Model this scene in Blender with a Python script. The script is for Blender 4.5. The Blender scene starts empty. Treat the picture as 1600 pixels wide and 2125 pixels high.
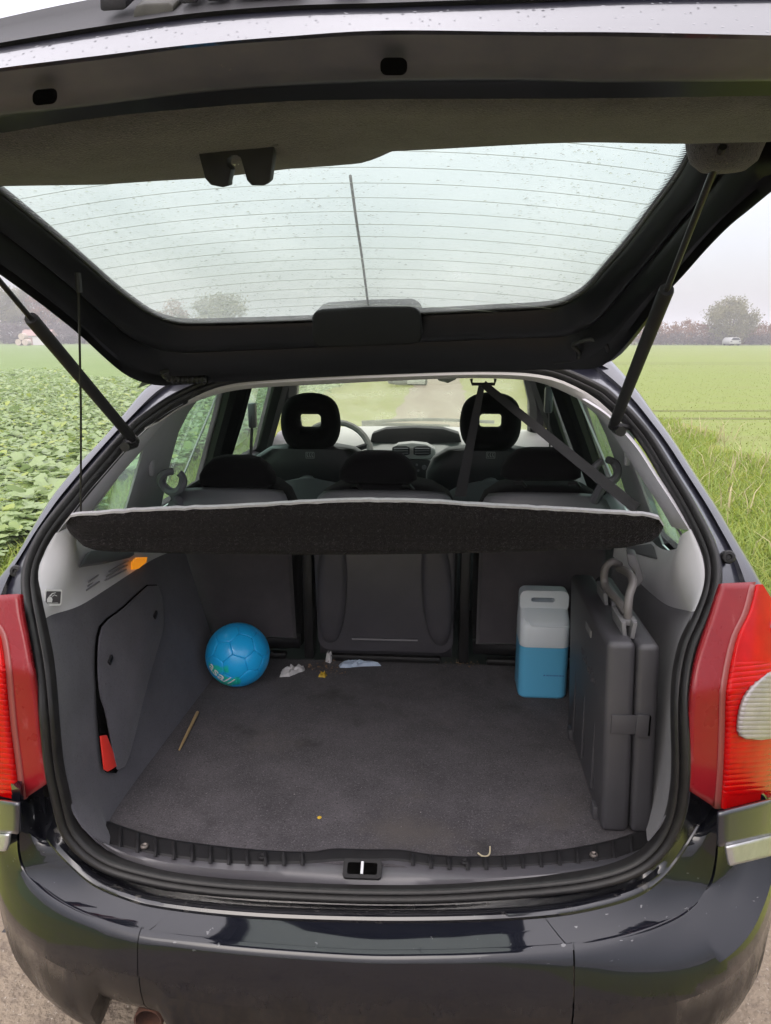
import bpy, bmesh, math, random
from mathutils import Vector, Matrix, noise as mnoise
from mathutils.geometry import tessellate_polygon
random.seed(7)
sc = bpy.context.scene
col = sc.collection
rad = math.radians

# ------------------------------------------------------------------ camera
CAM = Vector((0.165, 0.0, 1.6))
YAW, PIT = math.atan(0.075), math.atan(367 / 1600)
FW = Vector((-math.sin(YAW) * math.cos(PIT), math.cos(YAW) * math.cos(PIT), -math.sin(PIT)))
RT = Vector((math.cos(YAW), math.sin(YAW), 0))
UP = RT.cross(FW)
cam = bpy.data.cameras.new('camera')
cam.sensor_fit = 'HORIZONTAL'; cam.sensor_width = 36; cam.lens = 36
cam.clip_start = 0.05; cam.clip_end = 5000
camo = bpy.data.objects.new('camera', cam); col.objects.link(camo)
camo.matrix_world = Matrix(((RT.x, UP.x, -FW.x, CAM.x), (RT.y, UP.y, -FW.y, CAM.y), (RT.z, UP.z, -FW.z, CAM.z), (0, 0, 0, 1)))
sc.camera = camo

# ------------------------------------------------------------------ world, sun, exposure
SUN_EL, SUN_ROT = rad(48), rad(200)
w = bpy.data.worlds.new('World'); sc.world = w; w.use_nodes = True
nt = w.node_tree; nt.nodes.clear()
out = nt.nodes.new('ShaderNodeOutputWorld')
sky = nt.nodes.new('ShaderNodeTexSky'); sky.sky_type = 'NISHITA'; sky.sun_disc = False
sky.sun_elevation = SUN_EL; sky.sun_rotation = SUN_ROT; sky.dust_density = 4; sky.air_density = 1
b1 = nt.nodes.new('ShaderNodeBackground'); b1.inputs['Strength'].default_value = 0.05
nt.links.new(sky.outputs[0], b1.inputs[0])
# even overcast cloud cover: brighter overhead, dimmer towards the horizon
tc = nt.nodes.new('ShaderNodeTexCoord'); sx = nt.nodes.new('ShaderNodeSeparateXYZ')
nt.links.new(tc.outputs['Generated'], sx.inputs[0])
mr = nt.nodes.new('ShaderNodeMapRange'); mr.inputs['From Min'].default_value = 0; mr.inputs['From Max'].default_value = 1
mr.inputs['To Min'].default_value = 0.27; mr.inputs['To Max'].default_value = 1.95
zc = nt.nodes.new('ShaderNodeClamp'); nt.links.new(sx.outputs[2], zc.inputs[0])
zp = nt.nodes.new('ShaderNodeMath'); zp.operation = 'POWER'; zp.inputs[1].default_value = 1.35; nt.links.new(zc.outputs[0], zp.inputs[0]); nt.links.new(zp.outputs[0], mr.inputs[0])
nz = nt.nodes.new('ShaderNodeTexNoise'); nz.inputs['Scale'].default_value = 1.6; nz.inputs['Detail'].default_value = 3
nt.links.new(tc.outputs['Generated'], nz.inputs[0])
mr2 = nt.nodes.new('ShaderNodeMapRange'); mr2.inputs['To Min'].default_value = 0.92; mr2.inputs['To Max'].default_value = 1.08
nt.links.new(nz.outputs[0], mr2.inputs[0])
mm = nt.nodes.new('ShaderNodeMath'); mm.operation = 'MULTIPLY'
nt.links.new(mr.outputs[0], mm.inputs[0]); nt.links.new(mr2.outputs[0], mm.inputs[1])
b2 = nt.nodes.new('ShaderNodeBackground'); b2.inputs[0].default_value = (1.0, 0.945, 0.985, 1)
nt.links.new(mm.outputs[0], b2.inputs[1])
ad = nt.nodes.new('ShaderNodeAddShader')
nt.links.new(b1.outputs[0], ad.inputs[0]); nt.links.new(b2.outputs[0], ad.inputs[1]); nt.links.new(ad.outputs[0], out.inputs[0])
sun = bpy.data.lights.new('sun', 'SUN'); sun.energy = 0.6; sun.angle = rad(40); sun.color = (1, .97, .93)
suno = bpy.data.objects.new('sun', sun); col.objects.link(suno)
sd = Vector((math.sin(SUN_ROT) * math.cos(SUN_EL), math.cos(SUN_ROT) * math.cos(SUN_EL), math.sin(SUN_EL)))
suno.rotation_euler = (-sd).to_track_quat('-Z', 'Y').to_euler(); suno.location = (0, 0, 30)
sc.view_settings.view_transform = 'Standard'; sc.view_settings.look = 'None'
sc.view_settings.gamma = 1; sc.view_settings.use_curve_mapping = False
sc.view_settings.exposure = 0.9
try:
    sc.cycles.max_bounces = 7; sc.cycles.diffuse_bounces = 4; sc.cycles.glossy_bounces = 3; sc.cycles.transparent_max_bounces = 16; sc.cycles.transmission_bounces = 5
    sc.cycles.volume_bounces = 0; sc.cycles.use_adaptive_sampling = True; sc.cycles.adaptive_threshold = 0.02
except Exception: pass

# ------------------------------------------------------------------ pixel to place helpers (photo pixels 1600 x 2125)
def ray(x, y): return FW + RT * ((x - 800) / 1600) - UP * ((y - 1062.5) / 1600)
def onY(x, y, Y): d = ray(x, y); return CAM + d * (Y / d.y)
def onZ(x, y, Z): d = ray(x, y); return CAM + d * ((Z - CAM.z) / d.z)
def onX(x, y, X): d = ray(x, y); return CAM + d * ((X - CAM.x) / d.x)
def hit(x, y, f, lo=.25, hi=6.0):          # first crossing of f(P) from negative to positive along the ray
    d = ray(x, y); n = 160; a = lo; 
    for i in range(1, n + 1):
        b = lo + (hi - lo) * i / n
        if f(CAM + d * b) >= 0:
            for _ in range(30):
                m = (a + b) / 2
                if f(CAM + d * m) >= 0: b = m
                else: a = m
            return CAM + d * b
        a = b
    return CAM + d * hi
def interp(tab, v):
    if v <= tab[0][0]: return tab[0][1]
    for (a, fa), (b, fb) in zip(tab, tab[1:]):
        if v <= b: return fa + (fb - fa) * (v - a) / (b - a)
    return tab[-1][1]
OPEN = [(0, 1.235), (.6, 1.235), (.9, 1.245), (.98, 1.268), (1.05, 1.305), (1.15, 1.395), (1.3, 1.59), (1.45, 1.78), (1.52, 1.87), (1.7, 2.1)]
def S(x, y, off=0): return hit(x, y, lambda p: p.y - interp(OPEN, p.z) - .05 * p.x * p.x - off)
def Yb(x): return 1.10 + .07 * x * x + .75 * x ** 4
def Yf(x): a = min(abs(x - .03), .899) / .90; return 2.0 - .9 * (1 - a ** 3.2) ** .3125
def BP(x, y, off=0): return hit(x, y, lambda p: p.y - Yb(min(abs(p.x), 1.0)) - off, lo=.6)
def Ytl(p): a = max(0, abs(p.x) - .56); return 1.262 + 2.6 * a * a + .45 * max(0, p.z - 1.0)
def TL(x, y, off=0): return hit(x, y, lambda p: p.y - Ytl(p) - off, lo=.6)
def Gz(p): return 1.64 + (1.62 - p.y) * .40 - .12 * p.x * p.x
def TGh(x, y, dz=0):       # rays reach the open tailgate from below
    return hit(x, y, lambda p: p.z - (Gz(p) + dz), lo=.7)
def SIDE(x, y, s, a=.80, b=.48):
    d = ray(x, y); t = (a - b * (CAM.z - 1) - s * CAM.x) / (s * d.x + b * d.z); return CAM + d * t

# ------------------------------------------------------------------ mesh helpers
def catmull(pts, n=6, closed=False):
    P = [Vector(p) for p in pts]; out = []
    m = len(P); rng = m if closed else m - 1
    for i in range(rng):
        if closed: p0, p1, p2, p3 = P[i - 1], P[i], P[(i + 1) % m], P[(i + 2) % m]
        else: p0, p1, p2, p3 = P[max(i - 1, 0)], P[i], P[i + 1], P[min(i + 2, m - 1)]
        for k in range(n):
            t = k / n; t2 = t * t; t3 = t2 * t
            out.append(.5 * (2 * p1 + (p2 - p0) * t + (2 * p0 - 5 * p1 + 4 * p2 - p3) * t2 + (3 * p1 - p0 - 3 * p2 + p3) * t3))
    if not closed: out.append(P[-1])
    return out
def resample(pts, n, closed=False):
    P = [Vector(p) for p in pts]
    if closed: P = P + [P[0]]
    L = [0]
    for a, b in zip(P, P[1:]): L.append(L[-1] + (b - a).length)
    out = []; j = 0
    cnt = n if closed else n - 1
    for i in range(n):
        t = L[-1] * i / cnt
        while j < len(P) - 2 and L[j + 1] < t: j += 1
        seg = L[j + 1] - L[j]
        out.append(P[j].lerp(P[j + 1], (t - L[j]) / seg if seg > 1e-9 else 0))
    return out
def px(pts, n): return resample(catmull([Vector((p[0], p[1], 0)) for p in pts], 8), n)

def tag(o, label=None, cat=None, group=None, kind=None):
    if label: o['label'] = label
    if cat: o['category'] = cat
    if group: o['group'] = group
    if kind: o['kind'] = kind
    return o
def setp(o, parent):
    o.parent = parent; o.matrix_parent_inverse = Matrix.Translation(-parent_loc.get(parent.name, Vector((0, 0, 0))))
parent_loc = {}
def obj(name, verts, faces, mat, parent=None, smooth=True, ang=40, origin=None):
    me = bpy.data.meshes.new(name)
    og = Vector(origin) if origin is not None else Vector((0, 0, 0))
    me.from_pydata([tuple(Vector(v) - og) for v in verts], [], faces)
    me.validate(); me.update()
    o = bpy.data.objects.new(name, me); col.objects.link(o)
    o.location = og; parent_loc[o.name] = og
    if mat: me.materials.append(M[mat] if isinstance(mat, str) else mat)
    if smooth:
        me.shade_smooth(); me.set_sharp_from_angle(angle=rad(ang))
    if parent is not None: setp(o, parent)
    return o
def empty(name, loc):
    o = bpy.data.objects.new(name, None); col.objects.link(o); o.location = loc; o.empty_display_size = .1
    parent_loc[o.name] = Vector(loc); return o
def fixn(o, outward=True):
    bm = bmesh.new(); bm.from_mesh(o.data); bmesh.ops.recalc_face_normals(bm, faces=bm.faces); bm.to_mesh(o.data); bm.free(); return o
class MB:
    def __init__(s): s.v = []; s.f = []
    def add(s, v, f): k = len(s.v); s.v += [Vector(a) for a in v]; s.f += [tuple(i + k for i in q) for q in f]; return s
    def loft(s, rows, close_u=False, close_v=False, cap0=False, cap1=False):
        k = len(s.v); nr, nc = len(rows), len(rows[0])
        for r in rows: s.v += [Vector(p) for p in r]
        for i in range(nr if close_u else nr - 1):
            for j in range(nc if close_v else nc - 1):
                a = k + i * nc + j; b = k + i * nc + (j + 1) % nc
                c = k + ((i + 1) % nr) * nc + (j + 1) % nc; d = k + ((i + 1) % nr) * nc + j
                s.f.append((a, b, c, d))
        if cap0: s.f.append(tuple(k + j for j in range(nc))[::-1])
        if cap1: s.f.append(tuple(k + (nr - 1) * nc + j for j in range(nc)))
        return s
    def tube(s, path, r, seg=10, caps=True, closed=False, flat=1.0):
        P = [Vector(p) for p in path]; rows = []; n = len(P); up = None
        for i, p in enumerate(P):
            t = (P[(i + 1) % n] - P[i - 1]) if closed else (P[min(i + 1, n - 1)] - P[max(i - 1, 0)])
            t.normalize()
            if up is None: up = Vector((0, 0, 1)) if abs(t.z) < .9 else Vector((1, 0, 0))
            u = (up - t * up.dot(t)); u.normalize(); up = u; v = t.cross(u)
            rr = r[i] if isinstance(r, (list, tuple)) else r
            rows.append([p + u * math.cos(2 * math.pi * k / seg) * rr * flat + v * math.sin(2 * math.pi * k / seg) * rr for k in range(seg)])
        return s.loft(rows, close_v=True, cap0=caps and not closed, cap1=caps and not closed, close_u=closed)
    def box(s, c, sz, R=None, bev=0):
        bm = bmesh.new(); bmesh.ops.create_cube(bm, size=1)
        for v in bm.verts: v.co = Vector((v.co.x * sz[0], v.co.y * sz[1], v.co.z * sz[2]))
        if bev: bmesh.ops.bevel(bm, geom=bm.edges[:], offset=bev, segments=2, profile=.6, affect='EDGES')
        return s.bm(bm, (Matrix.Translation(Vector(c)) @ (R.to_4x4() if R else Matrix())))
    def bm(s, bm, mx=None):
        bm.verts.ensure_lookup_table(); bm.verts.index_update()
        s.add([(mx @ v.co) if mx else v.co.copy() for v in bm.verts], [tuple(v.index for v in f.verts) for f in bm.faces]); bm.free(); return s
    def prism(s, pts, d, bev=0, seg=2):       # planar outline pts (3D), extruded by vector d
        bm = bmesh.new(); vs = [bm.verts.new(Vector(p)) for p in pts]; f = bm.faces.new(vs)
        r = bmesh.ops.extrude_face_region(bm, geom=[f])
        top = [g for g in r['geom'] if isinstance(g, bmesh.types.BMVert)]
        for v in top: v.co += Vector(d)
        bmesh.ops.recalc_face_normals(bm, faces=bm.faces)
        if bev:
            es = [e for e in bm.edges if len(e.link_faces) == 2 and e.calc_face_angle(0) > .6]
            bmesh.ops.bevel(bm, geom=es, offset=bev, segments=seg, profile=.5, affect='EDGES', clamp_overlap=True)
        return s.bm(bm)
    def holed(s, outer, holes, mp, th=0):       # 2D outline with holes mapped by mp(u,v,side)
        loops = [outer] + holes; flat = [p for l in loops for p in l]
        tris = tessellate_polygon([[Vector((p[0], p[1], 0)) for p in l] for l in loops])
        k = len(s.v); n = len(flat)
        s.v += [Vector(mp(p[0], p[1], 0)) for p in flat]
        s.f += [tuple(k + i for i in t) for t in tris]
        if th:
            s.v += [Vector(mp(p[0], p[1], th)) for p in flat]
            s.f += [tuple(k + n + i for i in t)[::-1] for t in tris]
            b = k
            for l in loops:
                m = len(l)
                for i in range(m):
                    j = (i + 1) % m; s.f.append((b + i, b + j, b + n + j, b + n + i))
                b += m
        return s
    def build(s, name, mat, parent=None, **kw): 
        fx = kw.pop('fix', True)
        o = obj(name, s.v, s.f, mat, parent, **kw)
        if fx: fixn(o)
        return o
def pixloft(lp, rp, nr, nc, surf, disp=None):
    L, Rr = px(lp, nr), px(rp, nr); rows = []
    for i in range(nr):
        row = []
        for j in range(nc):
            q = L[i].lerp(Rr[i], j / (nc - 1)); p = surf(q.x, q.y)
            if disp: p = p + disp(i / (nr - 1), j / (nc - 1), q)
            row.append(p)
        rows.append(row)
    return rows
def thick(o, t, off=-1):
    m = o.modifiers.new('thick', 'SOLIDIFY'); m.thickness = t; m.offset = off; return o
def subd(o, n=1):
    m = o.modifiers.new('sub', 'SUBSURF'); m.levels = n; m.render_levels = n; return o
def lerp(a, b, t): return a + (b - a) * t
def rrect(w, h, r, n=4):
    pts = []
    for cx, cy, a0 in ((w / 2 - r, h / 2 - r, 0), (-w / 2 + r, h / 2 - r, 90), (-w / 2 + r, -h / 2 + r, 180), (w / 2 - r, -h / 2 + r, 270)):
        for k in range(n + 1):
            a = rad(a0 + 90 * k / n); pts.append((cx + r * math.cos(a), cy + r * math.sin(a)))
    return pts

# ------------------------------------------------------------------ materials
M = {}
def mat(name, base, rough=.5, metal=0, var=None, vscale=6, bump=0, bscale=80, coat=0, spec=.5, sheen=0, detail=4, coord='Object', trans=0, ior=1.5, emis=None, estr=0, bumpdist=.002, rvar=0):
    m = bpy.data.materials.new(name); m.use_nodes = True; t = m.node_tree; p = t.nodes['Principled BSDF']
    p.inputs['Base Color'].default_value = (*base, 1); p.inputs['Roughness'].default_value = rough; p.inputs['Metallic'].default_value = metal
    p.inputs['Specular IOR Level'].default_value = spec; p.inputs['Coat Weight'].default_value = coat; p.inputs['Coat Roughness'].default_value = .06
    p.inputs['Sheen Weight'].default_value = sheen; p.inputs['Transmission Weight'].default_value = trans; p.inputs['IOR'].default_value = ior
    if emis: p.inputs['Emission Color'].default_value = (*emis, 1); p.inputs['Emission Strength'].default_value = estr
    tcn = t.nodes.new('ShaderNodeTexCoord')
    if var:
        n = t.nodes.new('ShaderNodeTexNoise'); n.inputs['Scale'].default_value = vscale; n.inputs['Detail'].default_value = detail; n.inputs['Roughness'].default_value = .65
        r = t.nodes.new('ShaderNodeValToRGB'); r.color_ramp.elements[0].position = .3; r.color_ramp.elements[1].position = .72
        r.color_ramp.elements[0].color = (*base, 1); r.color_ramp.elements[1].color = (*var, 1)
        t.links.new(tcn.outputs[coord], n.inputs[0]); t.links.new(n.outputs[0], r.inputs[0]); t.links.new(r.outputs[0], p.inputs['Base Color'])
        if rvar:
            q = t.nodes.new('ShaderNodeMapRange'); q.inputs['To Min'].default_value = rough - rvar; q.inputs['To Max'].default_value = rough + rvar
            t.links.new(n.outputs[0], q.inputs[0]); t.links.new(q.outputs[0], p.inputs['Roughness'])
    if bump:
        n2 = t.nodes.new('ShaderNodeTexNoise'); n2.inputs['Scale'].default_value = bscale; n2.inputs['Detail'].default_value = 3
        bp = t.nodes.new('ShaderNodeBump'); bp.inputs['Strength'].default_value = bump; bp.inputs['Distance'].default_value = bumpdist
        t.links.new(tcn.outputs[coord], n2.inputs[0]); t.links.new(n2.outputs[0], bp.inputs['Height']); t.links.new(bp.outputs[0], p.inputs['Normal'])
    M[name] = m; return m
def addmix(name, color, tex_setup, rough=None):
    """lay a second colour over a material's base colour with a procedural mask"""
    m = M[name]; t = m.node_tree; p = t.nodes['Principled BSDF']
    mx = t.nodes.new('ShaderNodeMix'); mx.data_type = 'RGBA'
    ins = p.inputs['Base Color']
    if ins.links: t.links.new(ins.links[0].from_socket, mx.inputs[6])
    else: mx.inputs[6].default_value = ins.default_value
    mx.inputs[7].default_value = (*color, 1)
    fac = tex_setup(t); t.links.new(fac, mx.inputs[0]); t.links.new(mx.outputs[2], ins)
    if rough is not None:
        mr = t.nodes.new('ShaderNodeMapRange'); 
        ri = p.inputs['Roughness']
        mf = t.nodes.new('ShaderNodeMix'); mf.data_type = 'FLOAT'
        if ri.links: t.links.new(ri.links[0].from_socket, mf.inputs[2])
        else: mf.inputs[2].default_value = ri.default_value
        mf.inputs[3].default_value = rough; t.links.new(fac, mf.inputs[0]); t.links.new(mf.outputs[0], ri)
def noise_mask(scale, lo, hi, detail=5, sc3=(1, 1, 1), coord='Object', zr=None):
    def f(t):
        tcn = t.nodes.new('ShaderNodeTexCoord'); mp = t.nodes.new('ShaderNodeMapping'); mp.inputs['Scale'].default_value = sc3
        n = t.nodes.new('ShaderNodeTexNoise'); n.inputs['Scale'].default_value = scale; n.inputs['Detail'].default_value = detail; n.inputs['Roughness'].default_value = .62
        r = t.nodes.new('ShaderNodeMapRange'); r.inputs['From Min'].default_value = lo; r.inputs['From Max'].default_value = hi
        t.links.new(tcn.outputs[coord], mp.inputs[0]); t.links.new(mp.outputs[0], n.inputs[0]); t.links.new(n.outputs[0], r.inputs[0])
        o = r.outputs[0]
        if zr:
            sx = t.nodes.new('ShaderNodeSeparateXYZ'); t.links.new(tcn.outputs[coord], sx.inputs[0])
            z = t.nodes.new('ShaderNodeMapRange'); z.inputs['From Min'].default_value = zr[0]; z.inputs['From Max'].default_value = zr[1]
            t.links.new(sx.outputs[2], z.inputs[0])
            mu = t.nodes.new('ShaderNodeMath'); mu.operation = 'MULTIPLY'; mu.use_clamp = True
            t.links.new(o, mu.inputs[0]); t.links.new(z.outputs[0], mu.inputs[1]); o = mu.outputs[0]
        return o
    return f
def drops(name, scale=90, strength=.5, dist=.002, thr=.28):
    """raised water beads as fine relief"""
    m = M[name]; t = m.node_tree; p = t.nodes['Principled BSDF']
    tcn = t.nodes.new('ShaderNodeTexCoord'); v = t.nodes.new('ShaderNodeTexVoronoi'); v.inputs['Scale'].default_value = scale; v.inputs['Randomness'].default_value = 1
    t.links.new(tcn.outputs['Object'], v.inputs[0])
    wn = t.nodes.new('ShaderNodeMapRange'); wn.inputs['From Min'].default_value = thr; wn.inputs['From Max'].default_value = 0; wn.interpolation_type = 'SMOOTHSTEP'
    t.links.new(v.outputs['Distance'], wn.inputs[0])
    sp = t.nodes.new('ShaderNodeSeparateColor'); t.links.new(v.outputs['Color'], sp.inputs[0])
    th = t.nodes.new('ShaderNodeMath'); th.operation = 'GREATER_THAN'; th.inputs[1].default_value = .45; t.links.new(sp.outputs[0], th.inputs[0])
    mu = t.nodes.new('ShaderNodeMath'); mu.operation = 'MULTIPLY'; t.links.new(wn.outputs[0], mu.inputs[0]); t.links.new(th.outputs[0], mu.inputs[1])
    bp = t.nodes.new('ShaderNodeBump'); bp.inputs['Strength'].default_value = strength; bp.inputs['Distance'].default_value = dist
    t.links.new(mu.outputs[0], bp.inputs['Height'])
    ni = p.inputs['Normal']
    if ni.links: t.links.new(ni.links[0].from_socket, bp.inputs['Normal'])
    t.links.new(bp.outputs[0], ni); 
    ci = p.inputs['Coat Normal']; t.links.new(bp.outputs[0], ci)

mat('paint', (.010, .0105, .018), .30, .1, var=(.016, .016, .024), vscale=14, coat=.9, rvar=.06, bump=.05, bscale=30)
drops('paint', 170, .3, .0008)
mat('paint_dry', (.0035, .0038, .007), .22, .0, var=(.008, .0078, .010), vscale=18, coat=.7, rvar=.08, spec=.4)
addmix('paint_dry', (.075, .068, .062), noise_mask(28, .60, .72, 6, (1, 1, 1)), .6)
mat('paint_bumper', (.0022, .0027, .0060), .35, .0, var=(.004, .0045, .0085), vscale=20, coat=1, rvar=.06, bump=.02, bscale=60, spec=.05)
M['paint_bumper'].node_tree.nodes['Principled BSDF'].inputs['Coat Roughness'].default_value = .045
addmix('paint_bumper', (.036, .028, .021), noise_mask(95, .44, .66, 6, (1, 1, .6), zr=(.52, .34)), .8)
addmix('paint_bumper', (.011, .009, .008), noise_mask(9, .25, .55, 3, (1, 1, .35), zr=(.53, .42)), .5)
def film(t):
    f = noise_mask(14, .3, .62, 6, (1, 1, .25), zr=(.535, .40))(t); p = t.nodes['Principled BSDF']; iv = t.nodes.new('ShaderNodeMapRange'); iv.inputs['To Min'].default_value = 1; iv.inputs['To Max'].default_value = .12; t.links.new(f, iv.inputs[0]); t.links.new(iv.outputs[0], p.inputs['Coat Weight'])
film(M['paint_bumper'].node_tree)
addmix('paint_bumper', (.008, .007, .007), noise_mask(30, .60, .66, 3, (1, 1, .06), zr=(.52, .44)), .35)
addmix('paint_bumper', (.12, .12, .125), noise_mask(70, .685, .71, 4, (.6, .6, 1.6), zr=(.545, .58)), .55)
mat('rubber', (.008, .0075, .008), .40, var=(.015, .014, .014), vscale=40, bump=.1, bscale=300, spec=.28)
mat('plastic_black', (.009, .0085, .010), .55, var=(.014, .013, .014), vscale=30, bump=.25, bscale=900, bumpdist=.0006, spec=.2)
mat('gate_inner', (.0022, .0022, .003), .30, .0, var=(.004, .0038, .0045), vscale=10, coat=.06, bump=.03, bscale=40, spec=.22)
mat('flange', (.040, .039, .058), .45, .0, var=(.074, .070, .090), vscale=16, rvar=.12, bump=.05, bscale=60)
addmix('flange', (.16, .15, .14), noise_mask(60, .70, .76, 5), .7)
mat('trim_light', (.52, .51, .53), .62, var=(.57, .56, .58), vscale=12, bump=.35, bscale=700, bumpdist=.0005)
mat('headliner', (.42, .40, .39), .85, bump=.2, bscale=500)
mat('trim_dark', (.044, .041, .053), .85, var=(.074, .070, .086), vscale=9, bump=.5, bscale=520, sheen=.15, bumpdist=.0012)
mat('carpet', (.026, .0226, .0265), .95, var=(.064, .056, .063), vscale=9, bump=.5, bscale=800, sheen=.12, detail=10, bumpdist=.002, spec=.2)
addmix('carpet', (.12, .11, .115), noise_mask(330, .56, .70, 3), None)
addmix('carpet', (.010, .009, .009), noise_mask(240, .56, .70, 3), None)
addmix('carpet', (.010, .0085, .009), noise_mask(5.5, .56, .70, 6), None)
addmix('carpet', (.060, .050, .046), noise_mask(3.2, .58, .75, 8), None)
addmix('trim_dark', (.075, .071, .080), noise_mask(300, .60, .72, 3), None)
addmix('trim_dark', (.016, .015, .017), noise_mask(260, .58, .72, 3), None)
mat('seat_carpet', (.046, .040, .045), .95, var=(.074, .065, .070), vscale=8, bump=.6, bscale=380, sheen=.15)
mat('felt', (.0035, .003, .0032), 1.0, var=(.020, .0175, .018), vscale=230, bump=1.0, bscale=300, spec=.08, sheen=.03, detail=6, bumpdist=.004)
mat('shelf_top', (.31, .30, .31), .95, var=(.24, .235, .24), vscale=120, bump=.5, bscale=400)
mat('trim_carpet', (.040, .036, .050), .97, var=(.068, .062, .082), vscale=22, bump=.9, bscale=620, sheen=.15, bumpdist=.0022, spec=.15)
addmix('trim_carpet', (.105, .098, .10), noise_mask(420, .58, .72, 3), None)
addmix('trim_carpet', (.020, .018, .020), noise_mask(360, .56, .72, 3), None)
mat('seat_plastic', (.056, .053, .060), .42, var=(.070, .066, .074), vscale=9, bump=.2, bscale=900, bumpdist=.0005)
mat('seat_fabric', (.005, .0045, .005), .95, bump=.5, bscale=800, sheen=.05, spec=.15)
mat('seat_leather', (.016, .016, .018), .42, bump=.15, bscale=300)
mat('seat_shell', (.13, .13, .142), .45, bump=.1, bscale=700)
mat('dash', (.52, .51, .51), .6, bump=.2, bscale=600)
mat('dash_dark', (.022, .021, .023), .6)
mat('metal', (.45, .45, .45), .3, .9)
mat('chrome', (.50, .50, .51), .30, .7, var=(.38, .38, .39), vscale=30, bump=.05, bscale=60)
drops('chrome', 160, .4, .001)
mat('case_grey', (.036, .0345, .039), .5, var=(.046, .044, .049), vscale=7, bump=.25, bscale=650, bumpdist=.0006)
mat('case_tab', (.13, .127, .13), .55)
mat('tube_beige', (.13, .12, .115), .5, var=(.10, .092, .088), vscale=20)
mat('red_plastic', (.62, .03, .02), .3)
mat('paper', (.55, .54, .54), .9, bump=.6, bscale=60)
mat('paper_blue', (.42, .50, .62), .9, bump=.5, bscale=60)
mat('yellow', (.50, .33, .03), .6)
mat('wood', (.42, .30, .14), .7, var=(.33, .22, .10), vscale=60)
mat('straw', (.38, .33, .22), .7)
mat('litter', (.10, .055, .03), .9, var=(.25, .16, .10), vscale=60)
mat('webbing', (.018, .017, .018), .8, bump=.4, bscale=900)
mat('lamp_amber', (.9, .35, .02), .25, emis=(1, .33, .02), estr=.3, var=(.8, .25, .01), vscale=60)
mat('sticker_white', (.75, .74, .74), .5)
mat('sticker_dark', (.075, .068, .072), .5)
mat('rust', (.11, .045, .025), .85, var=(.05, .025, .02), vscale=40, bump=.5, bscale=80)
mat('tyre', (.02, .02, .02), .9)
mat('red_panel', (.17, .005, .009), .28, var=(.20, .008, .012), vscale=10, coat=.12, rvar=.06, spec=.3)
addmix('red_panel', (.25, .05, .055), noise_mask(34, .60, .72, 6, (1, 1, .5)), .5)
mat('red_lens', (.42, .0006, .001), .12, coat=.10, var=(.30, .0004, .0008), vscale=20, spec=.12)
drops('red_lens', 120, .25, .001)
mat('clear_lens', (.30, .27, .265), .3, coat=.4, var=(.22, .20, .20), vscale=30)
drops('clear_lens', 160, .15, .001)
mat('lens_edge', (.20, .045, .04), .4)

# ------------------------------------------------------------------ ground materials
def ground_mat(name, c1, c2, c3, s1, s2, bump=.5, bs=40, rough=.95, dist=.02, streak=None):
    m = mat(name, c1, rough, var=c2, vscale=s1, bump=bump, bscale=bs, bumpdist=dist, spec=.06, detail=8)
    addmix(name, c3, noise_mask(s2, .5, .68, 6, streak or (1, 1, 1)))
    return m
ground_mat('soil_green', (.105, .135, .050), (.13, .155, .065), (.115, .120, .06), .02, .3)
ground_mat('track', (.25, .205, .155), (.21, .17, .13), (.155, .125, .10), 3.0, 14, .9, 60, dist=.012)
addmix('track', (.36, .32, .275), noise_mask(90, .62, .68, 3))
addmix('track', (.10, .085, .07), noise_mask(70, .66, .71, 3))
ground_mat('wheat', (.165, .205, .060), (.180, .215, .066), (.178, .192, .074), .06, .5, .4, 20, streak=(.3, 2.2, 1))
ground_mat('verge_soil', (.17, .19, .045), (.20, .21, .055), (.20, .18, .08), 1.2, 6)
ground_mat('crop_soil', (.145, .20, .075), (.165, .22, .09), (.115, .17, .055), .25, 5)

def sheet(name, x0, x1, y0, y1, z, m, nx=2, ny=2, jag0=0, jag1=0, kind='structure', prof=None):
    rows = []
    for i in range(ny):
        y = y0 + (y1 - y0) * (i / (ny - 1)) ** 2.2
        a = x0 + jag0 * mnoise.noise((x0 * 3.1, y * .9, 0)); b = x1 + jag1 * mnoise.noise((x1 * 2.3, y * .9, 5))
        rows.append([Vector((lerp(a, b, j / (nx - 1)), y, z + (prof(lerp(a, b, j / (nx - 1)), y) if prof else 0))) for j in range(nx)])
    o = MB().loft(rows).build(name, m, smooth=True); 
    if o.data.polygons[0].normal.z < 0: o.data.flip_normals()
    tag(o, kind=kind); return o
sheet('ground', -600, 600, -300, 900, -.012, 'soil_green')
rows = []
for i in range(200):
    y = -6 + 306 * (i / 199) ** 2.2; hwid = .78 + .58 * math.exp(-max(0, y - 2.2) / 3.5)
    a_ = -hwid - .06 + .16 * mnoise.noise((3.1, y * .9, 0)); b_ = hwid - .06 + .16 * mnoise.noise((2.3, y * .9, 5))
    rows.append([Vector((lerp(a_, b_, j / 5), y, 0)) for j in range(6)])
trk = MB().loft(rows).build('track', 'track')
if trk.data.polygons[0].normal.z < 0: trk.data.flip_normals()
tag(trk, kind='structure')
vr = sheet('verge', .25, 4.6, -6, 300, -.004, 'verge_soil', 8, 120, .2, .8)
vl = sheet('verge', -3.3, -.25, -6, 300, -.004, 'verge_soil', 6, 120, .4, .2)
wf = sheet('wheat_field', 4.0, 420, -6, 128, -.008, 'wheat', 6, 60)
cf = sheet('crop_field', -420, -2.9, -6, 136, -.008, 'crop_soil', 6, 60)
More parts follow.
